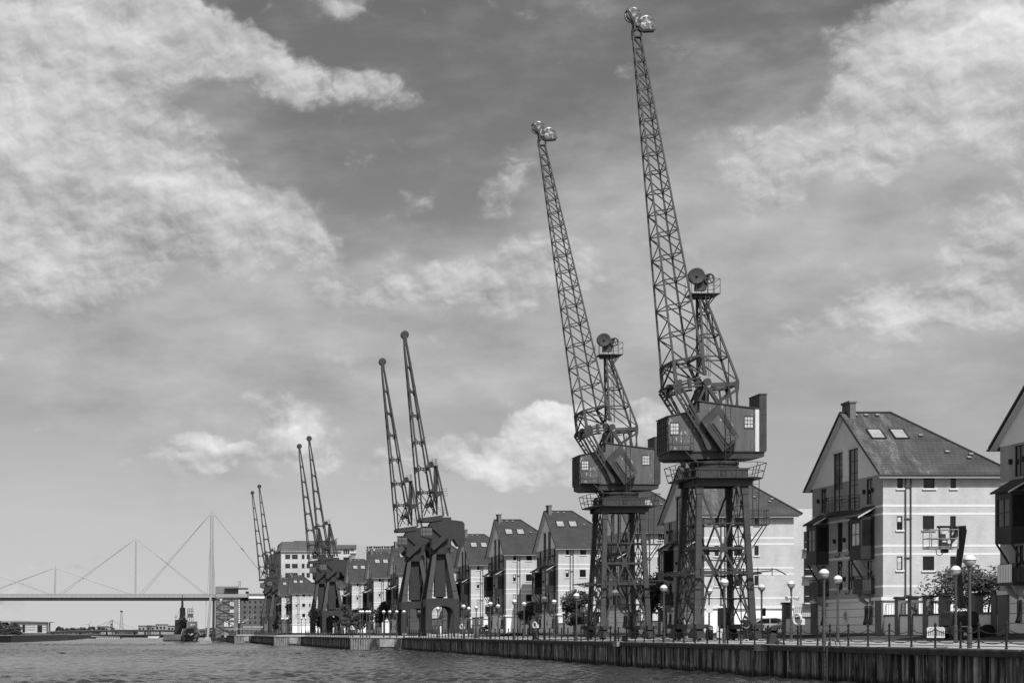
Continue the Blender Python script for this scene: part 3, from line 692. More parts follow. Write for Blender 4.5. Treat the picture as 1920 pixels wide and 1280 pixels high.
    for zz in (z+.55, z+1.05): w.path([(p1.x-1.4, -.88, zz), (p1.x-.02, -.88, zz), (p1.x-.02, .88, zz), (p1.x-1.4, .88, zz)], .02, 5)
    w.path([(p0.x+.02, -.88, z+.7), (p0.x+.5, -.88, z+.7)], .02, 5)
    w.build('tower_railing', steel, c)
    hx = LA(1305.8, 517.5, -.3); w = MB(); w.lathe([(.5, -.1), (.6, -.14), (.6, -.02), (.53, 0), (.53, .08), (.6, .1), (.6, .2), (.5, .18)], tuple(hx), 28, 'y')
    w.lathe([(.1, -.2), (.1, .25)], tuple(hx), 10, 'y'); w.build('big_sheave', steel, c, True)
    hy = LA(1330, 522.5, -.2); w = MB()
    n = 24
    for k in range(n):
        a0, a1 = 2*PI*k/n, 2*PI*(k+1)/n
        w.bar((hy.x+.34*math.cos(a0), hy.y, hy.z+.34*math.sin(a0)), (hy.x+.34*math.cos(a1), hy.y, hy.z+.34*math.sin(a1)), .09, .16)
    for k in range(5): a0 = 2*PI*k/5 + .3; w.bar(tuple(hy), (hy.x+.34*math.cos(a0), hy.y, hy.z+.34*math.sin(a0)), .07, .05)
    w.build('small_sheave', steel, c)
    w = MB(); q = [LA(1303, 545, 0), LA(1323, 545, 0), LA(1328, 525, 0), LA(1328, 513, 0), LA(1318, 516, 0), LA(1304, 520, 0)]
    for y in (-.12, .22): w.prism([(v.x, v.z) for v in q], y, y+.05)
    w.build('sheave_cheek', steel, c)
    # jib
    nl = [LA(1187, 69, -.22), LA(1263, 677, YN)]; nr = [LA(1202.5, 69, -.22), LA(1316, 666, YN)]
    fl_ = [LA(1186, 70, .22), LA(1239, 690, YF)]; fr = [LA(1200, 70, .22), LA(1289, 680, YF)]
    w = MB()
    for l in (nl, nr, fl_, fr): w.bar(l[0], l[1], .09, .09, .14, .14)
    w.bar(nl[1], LA(1268, 722, YN), .22); w.bar(fl_[1], LA(1242, 728, YF), .22); w.bar(LA(1242, 728, YF), LA(1237, 736, YF), .22)
    w.bar(nr[1], LA(1322, 703, YN), .2); w.bar(fr[1], LA(1303, 712, YF), .2)
    w.build('jib_chord', jibm, c)
    w = MB(); N_ = 17; ts = [0]; st = 1.0
    for k in range(N_): ts.append(ts[-1] + st); st *= 1.055
    ts = [t / ts[-1] for t in ts]
    for k in range(N_ + 1):
        a, b, d, e = [lerp(l[0], l[1], ts[k]) for l in (nl, nr, fl_, fr)]
        s = .045 + .02*ts[k]
        w.bar(a, b, s*1.3); w.bar(d, e, s*1.3); w.bar(a, d, s); w.bar(b, e, s)
        if k < N_:
            a2, b2, d2, e2 = [lerp(l[0], l[1], ts[k+1]) for l in (nl, nr, fl_, fr)]
            w.bar(a, b2, s*1.25); w.bar(d, e2, s*1.25)
            m = (ts[k]+ts[k+1])/2; am, bm_ = lerp(nl[0], nl[1], m), lerp(nr[0], nr[1], m)
            w.bar(d, am, s); w.bar(am, d2, s); w.bar(e, bm_, s); w.bar(bm_, e2, s)
    w.build('jib_lattice', jibd, c)
    w = MB()                                                   # foot frame of the jib
    A, B, C_, D = nl[1], nr[1], fr[1], fl_[1]
    for p, q in ((A, B), (B, C_), (C_, D), (D, A)): w.bar(p, q, .16)
    w.bar(A, LA(1300, 714, YF), .09); w.bar(A, LA(1322, 703, YN), .1); w.bar(D, LA(1303, 712, YF), .1); w.bar(D, LA(1268, 722, YN), .08); w.bar(A, LA(1242, 728, YF), .1)
    w.bar(B, LA(1303, 712, YF), .1); w.bar(C_, LA(1322, 703, YN), .08); w.bar(LA(1268, 722, YN), LA(1242, 730, YF), .14)
    w.bar(D, LA(1264, 700, YN), .07); w.bar(A, LA(1239, 708, YF), .07); w.bar(LA(1262, 689, YN), LA(1318, 690, YN), .07)
    w.build('jib_foot', steel, c)
    # jib head with its two bright sheave hoods
    hc = LA(1187, 29, 0); w = MB()
    pr = [(hc.x + .52*math.cos(R(a)), hc.z + .52*math.sin(R(a))) for a in range(-60, 215, 14)] + [(hc.x-.1, hc.z-.55), (hc.x+.3, hc.z-.95), (hc.x+.6, hc.z-.75)]
    w.prism(pr, -.26, .26); hood1 = w.build('sheave_hood', galv, c)
    hc2 = LA(1211, 45, 0); w = MB()
    pr = [(hc2.x + .6*math.cos(R(a)), hc2.z + .56*math.sin(R(a))) for a in range(30, 215, 12)] + [(hc2.x-.3, hc2.z-.56), (hc2.x+.62, hc2.z-.5), (hc2.x+.74, hc2.z-.38)]
    w.prism(pr, -.24, .24); hood2 = w.build('sheave_hood', galv, c)
    for h in (hood1, hood2):
        bv = h.modifiers.new('bevel', 'BEVEL'); bv.width = .07; bv.segments = 2
    w = MB(); w.lathe([(.5, -.12), (.5, .12)], (hc.x-.12, 0, hc.z-.05), 20, 'y'); w.build('jib_sheave', galv, c)
    w = MB(); w.prism([(hc.x-.45, hc.z+.42), (hc.x-.55, hc.z+.28), (hc.x-.02, hc.z-.62), (hc.x-.0, hc.z-1.2), (hc.x+.14, hc.z-1.2), (hc.x+.12, hc.z-.5)], -.33, .33)
    w.prism([(hc2.x-.3, hc2.z-.6), (hc2.x+.6, hc2.z-.56), (hc2.x+.6, hc2.z-.5), (hc2.x-.3, hc2.z-.54)], -.27, .27)
    w.bar(LA(1190, 58, 0), LA(1203, 50, 0), .1, .4); w.bar(LA(1196, 54, 0), LA(1203.5, 60, 0), .1, .4); w.bar(LA(1203.5, 60, 0), LA(1201.5, 74, 0), .1, .4); w.bar(LA(1186.5, 56, 0), LA(1187, 73, 0), .14, .44); w.bar(LA(1187, 70, 0), LA(1202.5, 70, 0), .1, .44)
    w.build('jib_head', steeld, c)
    w = MB(); w.lathe([(.17, -.265), (.17, .265)], tuple(LA(1197.5, 42, 0)), 14, 'y'); w.build('hood_opening', steeld, c)
    return c
craneA = lattice_crane()
cA2 = dup(craneA, (39.3, 166.8, .11), 'second lattice crane from the right, cab without a white strip', skip=('cab_white_strip',))
pv, th = Vector((-2.6, 0, 19.5)), R(-2.7)                      # its jib is luffed out a little further
for o in COL.objects:
    if o.parent == cA2 and o.name.split('.')[0] in ('jib_chord', 'jib_lattice', 'jib_head', 'jib_sheave', 'sheave_hood', 'hood_opening', 'jib_foot'):
        o.rotation_euler = (0, th, 0); o.location = pv - Matrix.Rotation(th, 3, 'Y') @ pv
# ------------------------------------------------------------------ slender cranes (three pairs further down the quay)
XB, YB = 39.3, 281.0
def LB(px, py, yl):
    p = at(px, py, YB + yl); return Vector((p.x - XB, yl, p.z - .1))
def slender_crane():
    c = thing('harbour_crane', 'right crane of the nearest slender pair, with the tallest jib of the six', 'crane', (XB, YB, .1), group='six slender dark cranes in pairs')
    def leg(sx, sy, z):
        t = max(0, (z - 5.5) / 6.9); return Vector((sx * (2.05 - 1.1*t), sy * (2.9 - 1.75*t), z))
    for sx in (-1, 1):
        for sy in (-1, 1):
            w = MB(); w.bar((sx*2.05, sy*2.9, .75), leg(sx, sy, 5.6), .95, .7, .85, .7); w.bar(leg(sx, sy, 5.5), leg(sx, sy, 12.5), .8, .6, .55, .5); w.build('leg', dark, c)
            b = MB(); b.prism([(sy*2.9-.9, .1), (sy*2.9+.9, .1), (sy*2.9+.7, .5), (sy*2.9+.4, .8), (sy*2.9-.4, .8), (sy*2.9-.7, .5)], sx*2.05-.35, sx*2.05+.35, 'x'); b.build('bogie', black, c)
    w = MB()                                                   # arched portal beams
    arch = [(-1.65 + 3.3*k/10, 3.6 + 1.0*math.sqrt(max(0, 1 - ((k-5)/5)**2))) for k in range(11)]
    for y in (-2.9, 2.9):
        w.prism([(-2.4, 5.65), (2.4, 5.65), (2.4, 3.6), (1.65, 3.6)] + arch[::-1][1:-1] + [(-1.65, 3.6), (-2.4, 3.6)], y-.3, y+.3)
    arc2 = [(-2.5 + 5.0*k/10, 3.6 + 1.0*math.sqrt(max(0, 1 - ((k-5)/5)**2))) for k in range(11)]
    for x in (-2.05, 2.05):
        w.prism([(-2.6, 5.62), (2.6, 5.62), (2.6, 3.6)] + arc2[::-1][1:-1] + [(-2.6, 3.6)], x-.25, x+.25, 'x')
    w.build('portal_beam', dark, c)
    w = MB(); w.box(-2.2, 2.2, -3.05, 3.05, 5.66, 5.74); w.box(-.28, .28, -2.9, 2.9, 5.2, 5.6); w.build('portal_deck', dark, c)
    w = MB(); w.prism([(-.8, -.8), (.8, -.8), (.8, .8), (-.8, .8)], 6.0, 12.4, 'z'); w.bar((0, 0, 6.0), (0, 0, 5.5), 1.2, 1.2, .5, .5); w.build('pivot_column', dark, c)
    w = MB()
    for zz in (6.3, 6.9): w.path([(-2.1,-2.95,zz),(2.1,-2.95,zz),(2.1,2.95,zz),(-2.1,2.95,zz),(-2.1,-2.95,zz)], .03, 4)
    w.build('deck_railing', dark, c)
    w = MB(); w.lathe([(1.5, 12.3), (1.62, 12.35), (1.62, 13.35), (1.4, 13.4)], (0, 0, 0), 24); w.build('slewing_ring', dark, c)
    w = MB(); w.prism([(-1.3, 13.3), (1.55, 13.3), (1.55, 17.9), (-.3, 17.9), (-.55, 17.4), (-1.4, 17.2), (-1.75, 16.6), (-1.5, 14.2)], -1.3, 1.3)
    w.prism([(-.6, 13.5), (-.45, 13.5), (-.35, 17.9), (-.5, 17.9)], -1.38, -1.3); w.box(-1.5, .3, -1.4, 1.4, 13.3, 13.6)
    w.build('slewing_body', dark, c)
    w = MB(); w.prism([(1.55, 14.5), (2.0, 14.5), (2.6, 13.6), (3.5, 13.6), (3.55, 16.9), (3.2, 17.3), (1.55, 17.5)], -1.35, 1.35); w.box(1.5, 3.57, -1.39, 1.39, 14.55, 14.62); w.build('counterweight_house', dark, c)
    w = MB(); w.prism([(-2.85, 15.0), (-1.35, 14.6), (-1.35, 16.45), (-2.85, 16.3)], -1.75, -.2); w.box(-2.95, -1.3, -1.82, -.15, 16.4, 16.5); cb_ = w.build('driver_cab', dark, c)
    w = MB()
    for x in (-2.78, -2.28, -1.82):
        for z in (15.15, 15.75): w.box(x, x+.4, -1.765, -1.752, z, z+.5)
    for y in (-1.68, -1.2, -.7):
        for z in (15.2, 15.75): w.box(-2.865, -2.852, y, y+.4, z, z+.5)
    w.build('cab_pane', darkl, cb_)
    w = MB()
    w.prism([(-3.15, 17.15), (-1.6, 17.2), (.2, 17.45), (.2, 18.2), (-3.1, 17.75)], -1.45, 1.45)
    w.bar((-3.0, -1.95, 17.5), (-3.0, 1.95, 17.5), .35); w.build('jib_pivot_beam', dark, c)
    d = (LB(837, 1003, -2) - LB(810, 1027, -2)); w = MB(); w.bar(LB(810, 1027.5, -1.75), LB(838, 1002.5, -1.75), .8, .9); w.build('counterweight_arm', dark, c)
    w = MB(); w.bar(LB(800, 1019, 1.5), LB(809, 1027, 1.5), .9, .9); w.bar(LB(806, 984, -1.5), LB(828, 1004, -1.5), .22); w.build('arm_link', dark, c)
    # jib
    tip = LB(758.7, 629, 0); st = LB(760.5, 648, 0)
    top = [st + Vector((sx*.2, sy*.28, 0)) for sx, sy in ((-1,-1),(1,-1),(-1,1),(1,1))]
    mid = [LB(783.8, 879.4, -2.0), LB(805.3, 879.4, -2.0), LB(777.2, 879.4, 1.9), LB(798.6, 879.4, 1.9)]
    low_ = [LB(788.5, 925, -2.1), LB(813, 922, -2.1), LB(781, 927, 2.0), LB(806, 925, 2.0)]
    foot = [LB(792, 972, -1.9), LB(820, 962, -1.2), LB(785.5, 973, 1.9), LB(816, 962, 1.2)]
    w = MB()
    for a, b, e, f in zip(top, mid, low_, foot): w.bar(a, b, .24, .24, .24, .24); w.bar(b, e, .24); w.bar(e, f, .2)
    w.bar(tip, st, .5, .7, .55, .9); w.build('jib_chord', dark, c)
    w = MB(); w.lathe([(.4, -.35), (.62, -.32), (.62, .32), (.4, .35)], tuple(tip + Vector((0, 0, .1))), 18, 'y'); w.build('jib_sheave', dark, c)
    w = MB()
    def chord(i, z):
        a, b, e = top[i], mid[i], low_[i]
        if z >= b.z: return lerp(a, b, (a.z - z) / (a.z - b.z))
        return lerp(b, e, (b.z - z) / (b.z - e.z))
    for py in (690, 735.5, 780.5, 830.5, 880, 924):
        z = .6 + (CY - py) / 12.45
        p = [chord(i, z) for i in range(4)]; p[1].z += .15; p[3].z += .15
        h = .32 if py < 870 else .5; w = MB()
        for i, j in ((0, 1), (2, 3), (0, 2), (1, 3)):
            w.bar(p[i], p[j], .14, h)
            for s, e in ((p[i], p[j]), (p[j], p[i])):
                dd = (e - s); L_ = min(.5, dd.length*.3); dd.normalize(); w.bar(s + Vector((0, 0, -.6)), s + dd*L_, .12, .12); w.bar(s + Vector((0, 0, .6)), s + dd*L_, .12, .12)
        w.build('jib_batten', dark, c)
    for p, q, t in ((low_[0], LB(816, 962, -1.2), .1), (low_[1], LB(795, 967, -1.5), .14), (low_[3], LB(790, 967, 1.5), .12), (low_[2], LB(806, 962, 1), .1)):
        w = MB(); w.bar(p, q, t); w.build('jib_strut', dark, c)
    # tower behind the jib
    w = MB(); w.bar(LB(817.2, 872, 0), LB(816.4, 925, 0), .55, .7); w.bar(LB(815, 872, -.4), LB(812, 965, -.9), .2); w.bar(LB(819, 925, 0), LB(819, 965, 0), .25)
    for y0, y1 in ((-.5, -1.2), (.5, 1.2)):
        w.bar(LB(819, 875, y0), LB(840, 967, y1), .24); w.bar(LB(820, 893, y0), LB(832, 967, y1), .18)
    w.prism([(v.x, v.z) for v in (LB(813, 921, 0), LB(829.5, 922, 0), LB(829, 926, 0), LB(819, 932.5, 0), LB(816, 932, 0))], -1.0, 1.0)
    w.bar(LB(808, 944, -.6), LB(822, 925, -.6), .12); w.bar(LB(797, 952, -.6), LB(806, 928, -.6), .1)
    w.prism([(v.x, v.z) for v in (LB(799.5, 941, 0), LB(803.5, 952, 0), LB(796, 951, 0))], -.7, .7)
    w.prism([(v.x, v.z) for v in (LB(806, 938, 0), LB(811, 951, 0), LB(802, 948, 0))], -.7, .7)
    for a in range(5): w.bar(LB(820+1.5*a, 951+3*a, -.6), LB(834+a, 950+3*a, -.6), .05)
    w.build('raking_tower', dark, c)
    w = MB(); p0, p1 = LB(803, 871, -.8), LB(819.5, 871, -.8); w.box(p0.x+.5, p1.x, -.8, .8, p0.z-.25, p0.z-.05); w.lathe([(.45, -.3), (.45, .3)], (p0.x+.45, 0, p0.z+.1), 14, 'y')
    for x in (p1.x-.02, p1.x-.7): w.tube((x, -.78, p0.z), (x, -.78, p0.z+.95), .03, 4); w.tube((x, .78, p0.z), (x, .78, p0.z+.95), .03, 4)
    for k in range(3): zz = p0.z+.3+.3*k; w.path([(p0.x+.8, -.78, zz), (p1.x, -.78, zz), (p1.x, .78, zz), (p0.x+.8, .78, zz)], .025, 4)
    w.build('tower_platform', dark, c)
    w = MB()
    for k in range(4): z = p0.z - 3.6 - .35*k; w.bar((-.1, -.8, z), (1.1, -.8, z), .05)
    for x in (.35,): w.tube((x, -.7, 18), (x-.2, -.3, 23), .04, 4)
    w.build('tower_rungs', dark, c)
    w = MB(); w.bar(LB(795, 952, -1.7), LB(840.5, 914, -1.7), .17); w.build('luffing_rod', dark, c)
    return c
craneB = slender_crane()
rod = ('luffing_rod',)
for X, Y, lab, sk in ((39.0, 309, 'left crane of the nearest slender pair, long rod sticking out of it', ()),
                  (35.4, 431, 'right crane of the middle pair, in front of the pale mill', ()), (34.3, 449, 'left crane of the middle slender pair, with the lower jib', rod),
                  (30.0, 572, 'right crane of the farthest pair beside the bridge landing', ()), (28.9, 598, 'left crane of the farthest pair, smallest crane in view', rod)):
    dup(craneB, (X, Y, .1), lab, skip=sk)
for o in list(COL.objects):
    if o.name == 'luffing_rod' and o.parent == craneB: bpy.data.objects.remove(o)
# ------------------------------------------------------------------ waterside houses
HW, HL = 13.9, 8.0                                             # along the quay, away from the quay
EAV, RDG = 10.85, 15.6                                         # above the house's own ground (z .58)
RX, HIPX = 3.15, 8.6
def holed(w, axis, c, u0, u1, z0, z1, holes, depth, zt=None, sgn=1):
    """a wall sheet in the plane axis=c with rectangular openings and their reveals; zt(u) cuts the top"""
    us = sorted({u0, u1, *[h[0] for h in holes], *[h[1] for h in holes]} | ({HW/2} if zt else set()))
    zs = sorted({z0, z1, *[h[2] for h in holes], *[h[3] for h in holes]})
    P = (lambda u, z, d=0: (c + d, u, z)) if axis == 'x' else (lambda u, z, d=0: (u, c + d, z))
    for ua, ub in zip(us, us[1:]):
        for za, zb in zip(zs, zs[1:]):
            um, zm = (ua+ub)/2, (za+zb)/2
            if any(h[0] < um < h[1] and h[2] < zm < h[3] for h in holes): continue
            if zt:
                if za >= max(zt(ua), zt(ub)): continue
                q = [P(ua, min(za, zt(ua))), P(ub, min(za, zt(ub))), P(ub, min(zb, zt(ub))), P(ua, min(zb, zt(ua)))]
                if za > min(zt(ua), zt(ub)) + 1e-6:
                    a_, b_ = (ua, ub)
                    # clip to the sloping top
                    n = 8; pts = []
                    for k in range(n):
                        x0 = a_ + (b_-a_)*k/n; x1 = a_ + (b_-a_)*(k+1)/n
                        t0, t1 = max(za, min(zb, zt(x0))), max(za, min(zb, zt(x1)))
                        if t0 > za + 1e-5 or t1 > za + 1e-5: w.add([P(x0, za), P(x1, za), P(x1, t1), P(x0, t0)], [(0, 1, 2, 3)])
                    continue
                w.add(q, [(0, 1, 2, 3)])
            else: w.add([P(ua, za), P(ub, za), P(ub, zb), P(ua, zb)], [(0, 1, 2, 3)])
    for a, b, e, f in holes:
        d = depth * sgn
        for p, q in (((a, e), (b, e)), ((b, e), (b, f)), ((b, f), (a, f)), ((a, f), (a, e))):
            w.add([P(*p), P(*q), P(*q, d), P(*p, d)], [(0, 1, 2, 3)])
def window(parent, axis, c, a, b, e, f, sgn=1, cols=2, rows=1, mf=frame, name='window', rec=.1, mg=glass, sill=True, blind=0):
    P = lambda u0, u1, d0, d1, z0, z1: ((c+d0*sgn, c+d1*sgn, u0, u1, z0, z1) if axis == 'x' else (u0, u1, c+d0*sgn, c+d1*sgn, z0, z1))
    w = MB(); t = .055; d0, d1 = rec-.06, rec
    w.box(*P(a, a+t, d0, d1, e, f)); w.box(*P(b-t, b, d0, d1, e, f)); w.box(*P(a+t, b-t, d0, d1, e, e+t)); w.box(*P(a+t, b-t, d0, d1, f-t, f))
    for k in range(1, cols): u = a + (b-a)*k/cols; w.box(*P(u-.025, u+.025, d0+.01, d1, e+t, f-t))
    for k in range(1, rows): z = e + (f-e)*k/rows; w.box(*P(a+t, b-t, d0+.013, d1, z-.025, z+.025))
    o = w.build(name, mf, parent)
    g = MB(); g.box(*P(a+t, b-t, rec-.02, rec-.01, e+t, f-t)); g.build('pane', mg, o)
    if blind:
        g = MB(); g.box(*P(a+t+.02, b-t-.02, rec-.026, rec-.021, f-t-(f-e)*blind, f-t)); g.build('blind', white, o)
    if sill:
        s = MB(); s.box(*P(a-.1, b+.1, -.1, .02, e-.11, e-.003)); s.build('sill', bandm, o)
    return o
def make_house():
    h = thing('waterside_house', 'house', 'house', group='gabled brick houses along the quay')
    zt = lambda v: EAV + .1 + (RDG - EAV - .35) * (1 - abs(v - HW/2) / (HW/2))
    # camera-facing side wall, 3 storeys over a white base
    sw = [(.95, 1.33, 9.75, 10.65), (2.7, 3.45, 9.75, 10.65), (4.5, 4.88, 9.75, 10.65), (.92, 1.3, 6.98, 7.9), (2.65, 3.42, 7.0, 7.92), (4.48, 4.86, 7.02, 7.9),
          (.92, 1.3, 4.3, 5.22), (2.65, 3.42, 4.28, 5.22), (4.48, 4.86, 4.34, 5.22), (6.6, 7.0, 9.75, 10.65), (6.6, 7.0, 7.0, 7.9), (6.6, 7.0, 4.3, 5.2)]
    sw = sw[:9]
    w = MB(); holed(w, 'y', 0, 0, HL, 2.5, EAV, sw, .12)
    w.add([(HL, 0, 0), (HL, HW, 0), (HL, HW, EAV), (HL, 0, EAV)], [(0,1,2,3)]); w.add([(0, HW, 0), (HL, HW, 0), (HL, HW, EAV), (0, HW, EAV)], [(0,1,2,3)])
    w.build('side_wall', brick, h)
    gw = [(6.3, 8.2, 8.75, 10.9), (9.3-2.1+.2, 9.3, 0, 0)]
    T1, T2 = (4.5, 6.4, 8.7, 12.9), (7.5, 9.4, 8.7, 12.9)
    gh = [T1, T2, (1.85, 3.0, 8.85, 10.6), (10.9, 12.05, 8.85, 10.6), (5.6, 6.55, 5.85, 7.95), (7.6, 8.6, 5.85, 7.95), (5.5, 6.55, 3.15, 5.2), (7.6, 8.6, 3.15, 5.2),
          (1.9, 2.9, 3.0, 5.0), (11.0, 12.0, 3.0, 5.0)]
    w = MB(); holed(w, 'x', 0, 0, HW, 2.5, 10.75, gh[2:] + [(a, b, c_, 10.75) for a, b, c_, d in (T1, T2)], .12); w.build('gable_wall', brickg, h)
    w = MB(); vs = sorted({.0, HW, HW/2, *[T1[0], T1[1], T2[0], T2[1]]})
    for a, b in zip(vs, vs[1:]):
        z0 = 10.75
        for T in (T1, T2):
            if T[0] - .01 < (a+b)/2 < T[1]: z0 = T[3]
        w.add([(-.03, a, z0), (-.03, b, z0), (-.03, b, max(z0, zt(b))), (-.03, a, max(z0, zt(a)))], [(0, 1, 2, 3)])
    for T in (T1, T2):
        for u in T[:2]: w.add([(-.03, u, 10.75), (.15, u, 10.75), (.15, u, T[3]), (-.03, u, T[3])], [(0, 1, 2, 3)])
        w.add([(-.03, T[0], T[3]), (.15, T[0], T[3]), (.15, T[1], T[3]), (-.03, T[1], T[3])], [(0, 1, 2, 3)])
    w.box(-.028, .0, 0, T1[0], 10.72, 10.75); w.box(-.028, 0, T2[1], HW, 10.72, 10.75)
    w.build('gable_panel', render, h)
    for a, b, c_, d in (T1, T2): w = MB(); w.box(-.09, -.02, a-.18, b+.12, d, d+.22); w.build('lintel', bandm, h)
    w = MB(); w.box(.02, HL, .02, HW, 0, 2.47); base = w.build('ground_floor', render, h)
    w = MB(); w.box(-.16, HL+.02, -.14, HW+.1, 2.28, 2.5); w.build('string_course', bandm, h)
    for y in (-.06, HW-1.15): w = MB(); w.box(-.12, .0, y, y+1.2, 0, 2.28); w.build('pilaster', brickd, h)
    w = MB(); w.box(-.05, HL+.05, -.05, HW+.05, 0, .1); w.build('plinth', black, h)
    w = MB()
    for z in (.65, 1.2, 1.75): w.box(.008, .016, 1.15, HW-1.2, z, z+.03)
    w.build('plank_joint', pipe, base)
    # pale brick bands
    w = MB()
    for z in (8.52, 7.98, 5.85, 5.3, 3.15):
        z1 = z + .15
        def cut(sp, lst):
            out = [sp]
            for a, b, c_, d in lst:
                if c_ < z1 and d > z: out = [s for q in out for s in ((q[0], min(q[1], a)), (max(q[0], b), q[1])) if s[1] - s[0] > .02]
            return out
        for a, b in cut((-.02, HL), sw): w.box(a, b, -.012, .03, z, z1)
        for a, b in cut((.0, HW), gh): w.box(-.012, .03, a, b, z, z1)
    w.build('pale_band', bandm, h)
    for i, (a, b, e, f) in enumerate(sw): window(h, 'y', 0, a, b, e, f, cols=1 if b-a < .5 else 1, blind=(.35 if i in (3, 6) else 0), mg=(glassl if i in (6,) else glass))
    for i, (a, b, e, f) in enumerate(gh): window(h, 'x', 0, a, b, e, f, cols=2, rows=(5 if i < 2 else 2), sill=False, rec=.1, name='tall_window' if i < 2 else 'window')
    # roof
    zo = .1; vo = .5; xo = -.42; e = EAV - .12; rz = RDG; c0 = HW/2
    w = MB(); A = (xo, -vo, e); B = (xo, HW+vo, e); C_ = (xo, c0, rz); D = (RX, c0, rz); E = (HIPX, -vo, e); G = (HIPX, HW+vo, e)
    tp = [A, E, D, C_, B, G]; bt = [(x, y, z-.13) for x, y, z in tp]
    w.add(tp + bt, [(0,1,2,3), (3,2,5,4), (1,5,2), (6,9,8,7), (9,10,11,8), (7,8,11), (0,3,9,6), (3,4,10,9), (0,6,7,1), (4,5,11,10), (1,7,11,5)])
    roof = w.build('roof', tiles, h)
    w = MB(); w.bar((xo, c0, rz+.03), (RX, c0, rz+.03), .26, .1, up=(0,0,1)); w.bar((RX, c0, rz+.02), (HIPX, -vo, e+.03), .22, .1, up=(0,0,1)); w.bar((RX, c0, rz+.02), (HIPX, HW+vo, e+.03), .22, .1, up=(0,0,1))
    w.build('ridge_tiles', tiles, roof)
    w = MB()
    for s, y in ((1, -vo), (-1, HW+vo)):
        p, q = Vector((xo-.03, y, e-.03)), Vector((xo-.03, c0, rz-.03)); w.bar(p + Vector((0,0,-.02)), q + Vector((0,0,-.02)), .06, .14, up=(0, -s*.56, .83))
    w.build('barge_board', frame, roof)
    w = MB(); w.box(xo, HIPX-.3, -vo-.03, -vo+.1, e-.33, e-.15); w.add([(xo,-vo,e-.2),(HIPX-.3,-vo,e-.2),(HIPX-.3,0,e-.2),(xo,0,e-.2)], [(0,1,2,3)])
    w.add([(xo,-vo,e-.22),(0,-vo,e-.22),(0,c0,rz-.22),(xo,c0,rz-.22)], [(0,1,2,3)]); w.add([(xo,HW+vo,e-.22),(0,HW+vo,e-.22),(0,c0,rz-.22),(xo,c0,rz-.22)], [(0,1,2,3)])
    w.build('fascia', white, roof)
    w = MB(); w.tube((xo, -vo-.09, e-.14), (HIPX-.3, -vo-.09, e-.14), .06, 8); w.tube((xo-.1, HW+vo+.09, e-.14), (HIPX-.3, HW+vo+.09, e-.14), .06, 8); w.build('gutter', frame, roof)
    w = MB()
    for x in (1.48, 1.83): w.tube((x, -.08, .1), (x, -.08, e-.25), .05, 8)
    w.bar((1.83, -.08, e-.25), (1.83, -vo-.05, e-.1), .09)
    for z in (2.6, 5.1, 7.7, 9.8): w.box(1.4, 1.91, -.1, 0, z, z+.05)
    w.build('down_pipe', pipe, h)
    k = (rz - e) / (c0 + vo); sl = lambda v: e + (v + vo) * k
    for x0 in (.62, 2.2):
        v0, v1 = 3.6, 4.75; n = Vector((0, -k, 1)).normalized()
        def S(x, v, d): return Vector((x, v, sl(v))) + n*d
        w = MB()
        for a, b in (((x0, v0), (x0+.95, v0)), ((x0, v1), (x0+.95, v1)), ((x0, v0), (x0, v1)), ((x0+.95, v0), (x0+.95, v1))): w.bar(S(*a, .04), S(*b, .04), .09, .12, up=tuple(n))
        s = w.build('skylight', frame, roof)
        g = MB(); q = [S(x0+.04, v0+.04, .06), S(x0+.91, v0+.04, .06), S(x0+.91, v1-.04, .06), S(x0+.04, v1-.04, .06)]; q2 = [p - n*.04 for p in q]
        g.add(q+q2, [(0,1,2,3),(7,6,5,4),(0,4,5,1),(1,5,6,2),(2,6,7,3),(3,7,4,0)]); g.build('pane', sky_glass, s)
    for x, v in ((.35, 6.5), (1.1, 6.5), (1.9, 6.5), (3.9, 3.9), (4.9, 1.9), (6.4, 1.6), (6.1, 1.2)):
        w = MB(); z = sl(v); w.prism([(v-.12, z-.02), (v+.1, z+.12), (v-.06, z+.16), (v-.2, z+.06)], x, x+.26, 'x'); w.build('roof_vent', concrete, roof)
    w = MB(); w.box(.02, .42, 6.15, 7.75, 14.9, 16.2); w.box(-.06, .49, 6.08, 7.82, 16.2, 16.32); ch = w.build('chimney', brickd, roof)
    w = MB(); w.box(-.04, .47, 6.1, 7.8, 16.323, 16.36); w.build('capping', concrete, ch)
    # hanging bays with lean-to roofs and struts
    for v0 in (1.5, 10.35):
        v1 = v0 + 2.05; d = -.95
        w = MB(); w.box(d, -.002, v0, v1, 5.1, 6.0); w.box(d, -.002, v1-.12, v1, 6.0, 8.0); w.box(d, d+.08, v0, v0+.25, 6.0, 7.95); w.box(d, d+.08, v1-.25, v1, 6.0, 7.95)
        w.box(d, d+.08, v0+.25, v1-.25, 7.6, 7.95); w.box(d, -.002, v0, v0+.06, 7.75, 7.95); w.box(d, d+.12, v0, v0+.07, 6.0, 7.75); w.box(-.12, -.002, v0, v0+.07, 6.0, 7.75); w.box(d, d+.1, v0-.02, v0+.06, 5.1, 7.95)
        bay = w.build('hanging_bay', frame, h)
        w = MB(); w.prism([(d-.22, 7.9), (0, 8.62), (0, 8.72), (d-.25, 8.0)], v0-.15, v1+.1); w.prism([(d-.22, 7.85), (0, 8.5), (0, 8.6), (d-.22, 7.95)], v0-.19, v0-.151); w.build('bay_roof', tiles, bay)
        w = MB(); w.prism([(d-.26, 7.84), (0, 8.55), (0, 8.64), (d-.26, 7.94)], v0-.24, v0-.2); w.build('bay_verge', white, bay)
        window(bay, 'x', d, v0+.25, v1-.25, 6.0, 7.6, cols=2, rows=2, sill=False, rec=.08, mg=glassl if v0 < 5 else glass)
        g = MB(); g.box(d+.12, -.12, v0+.02, v0+.04, 6.0, 7.75); g.build('side_pane', glass, bay)
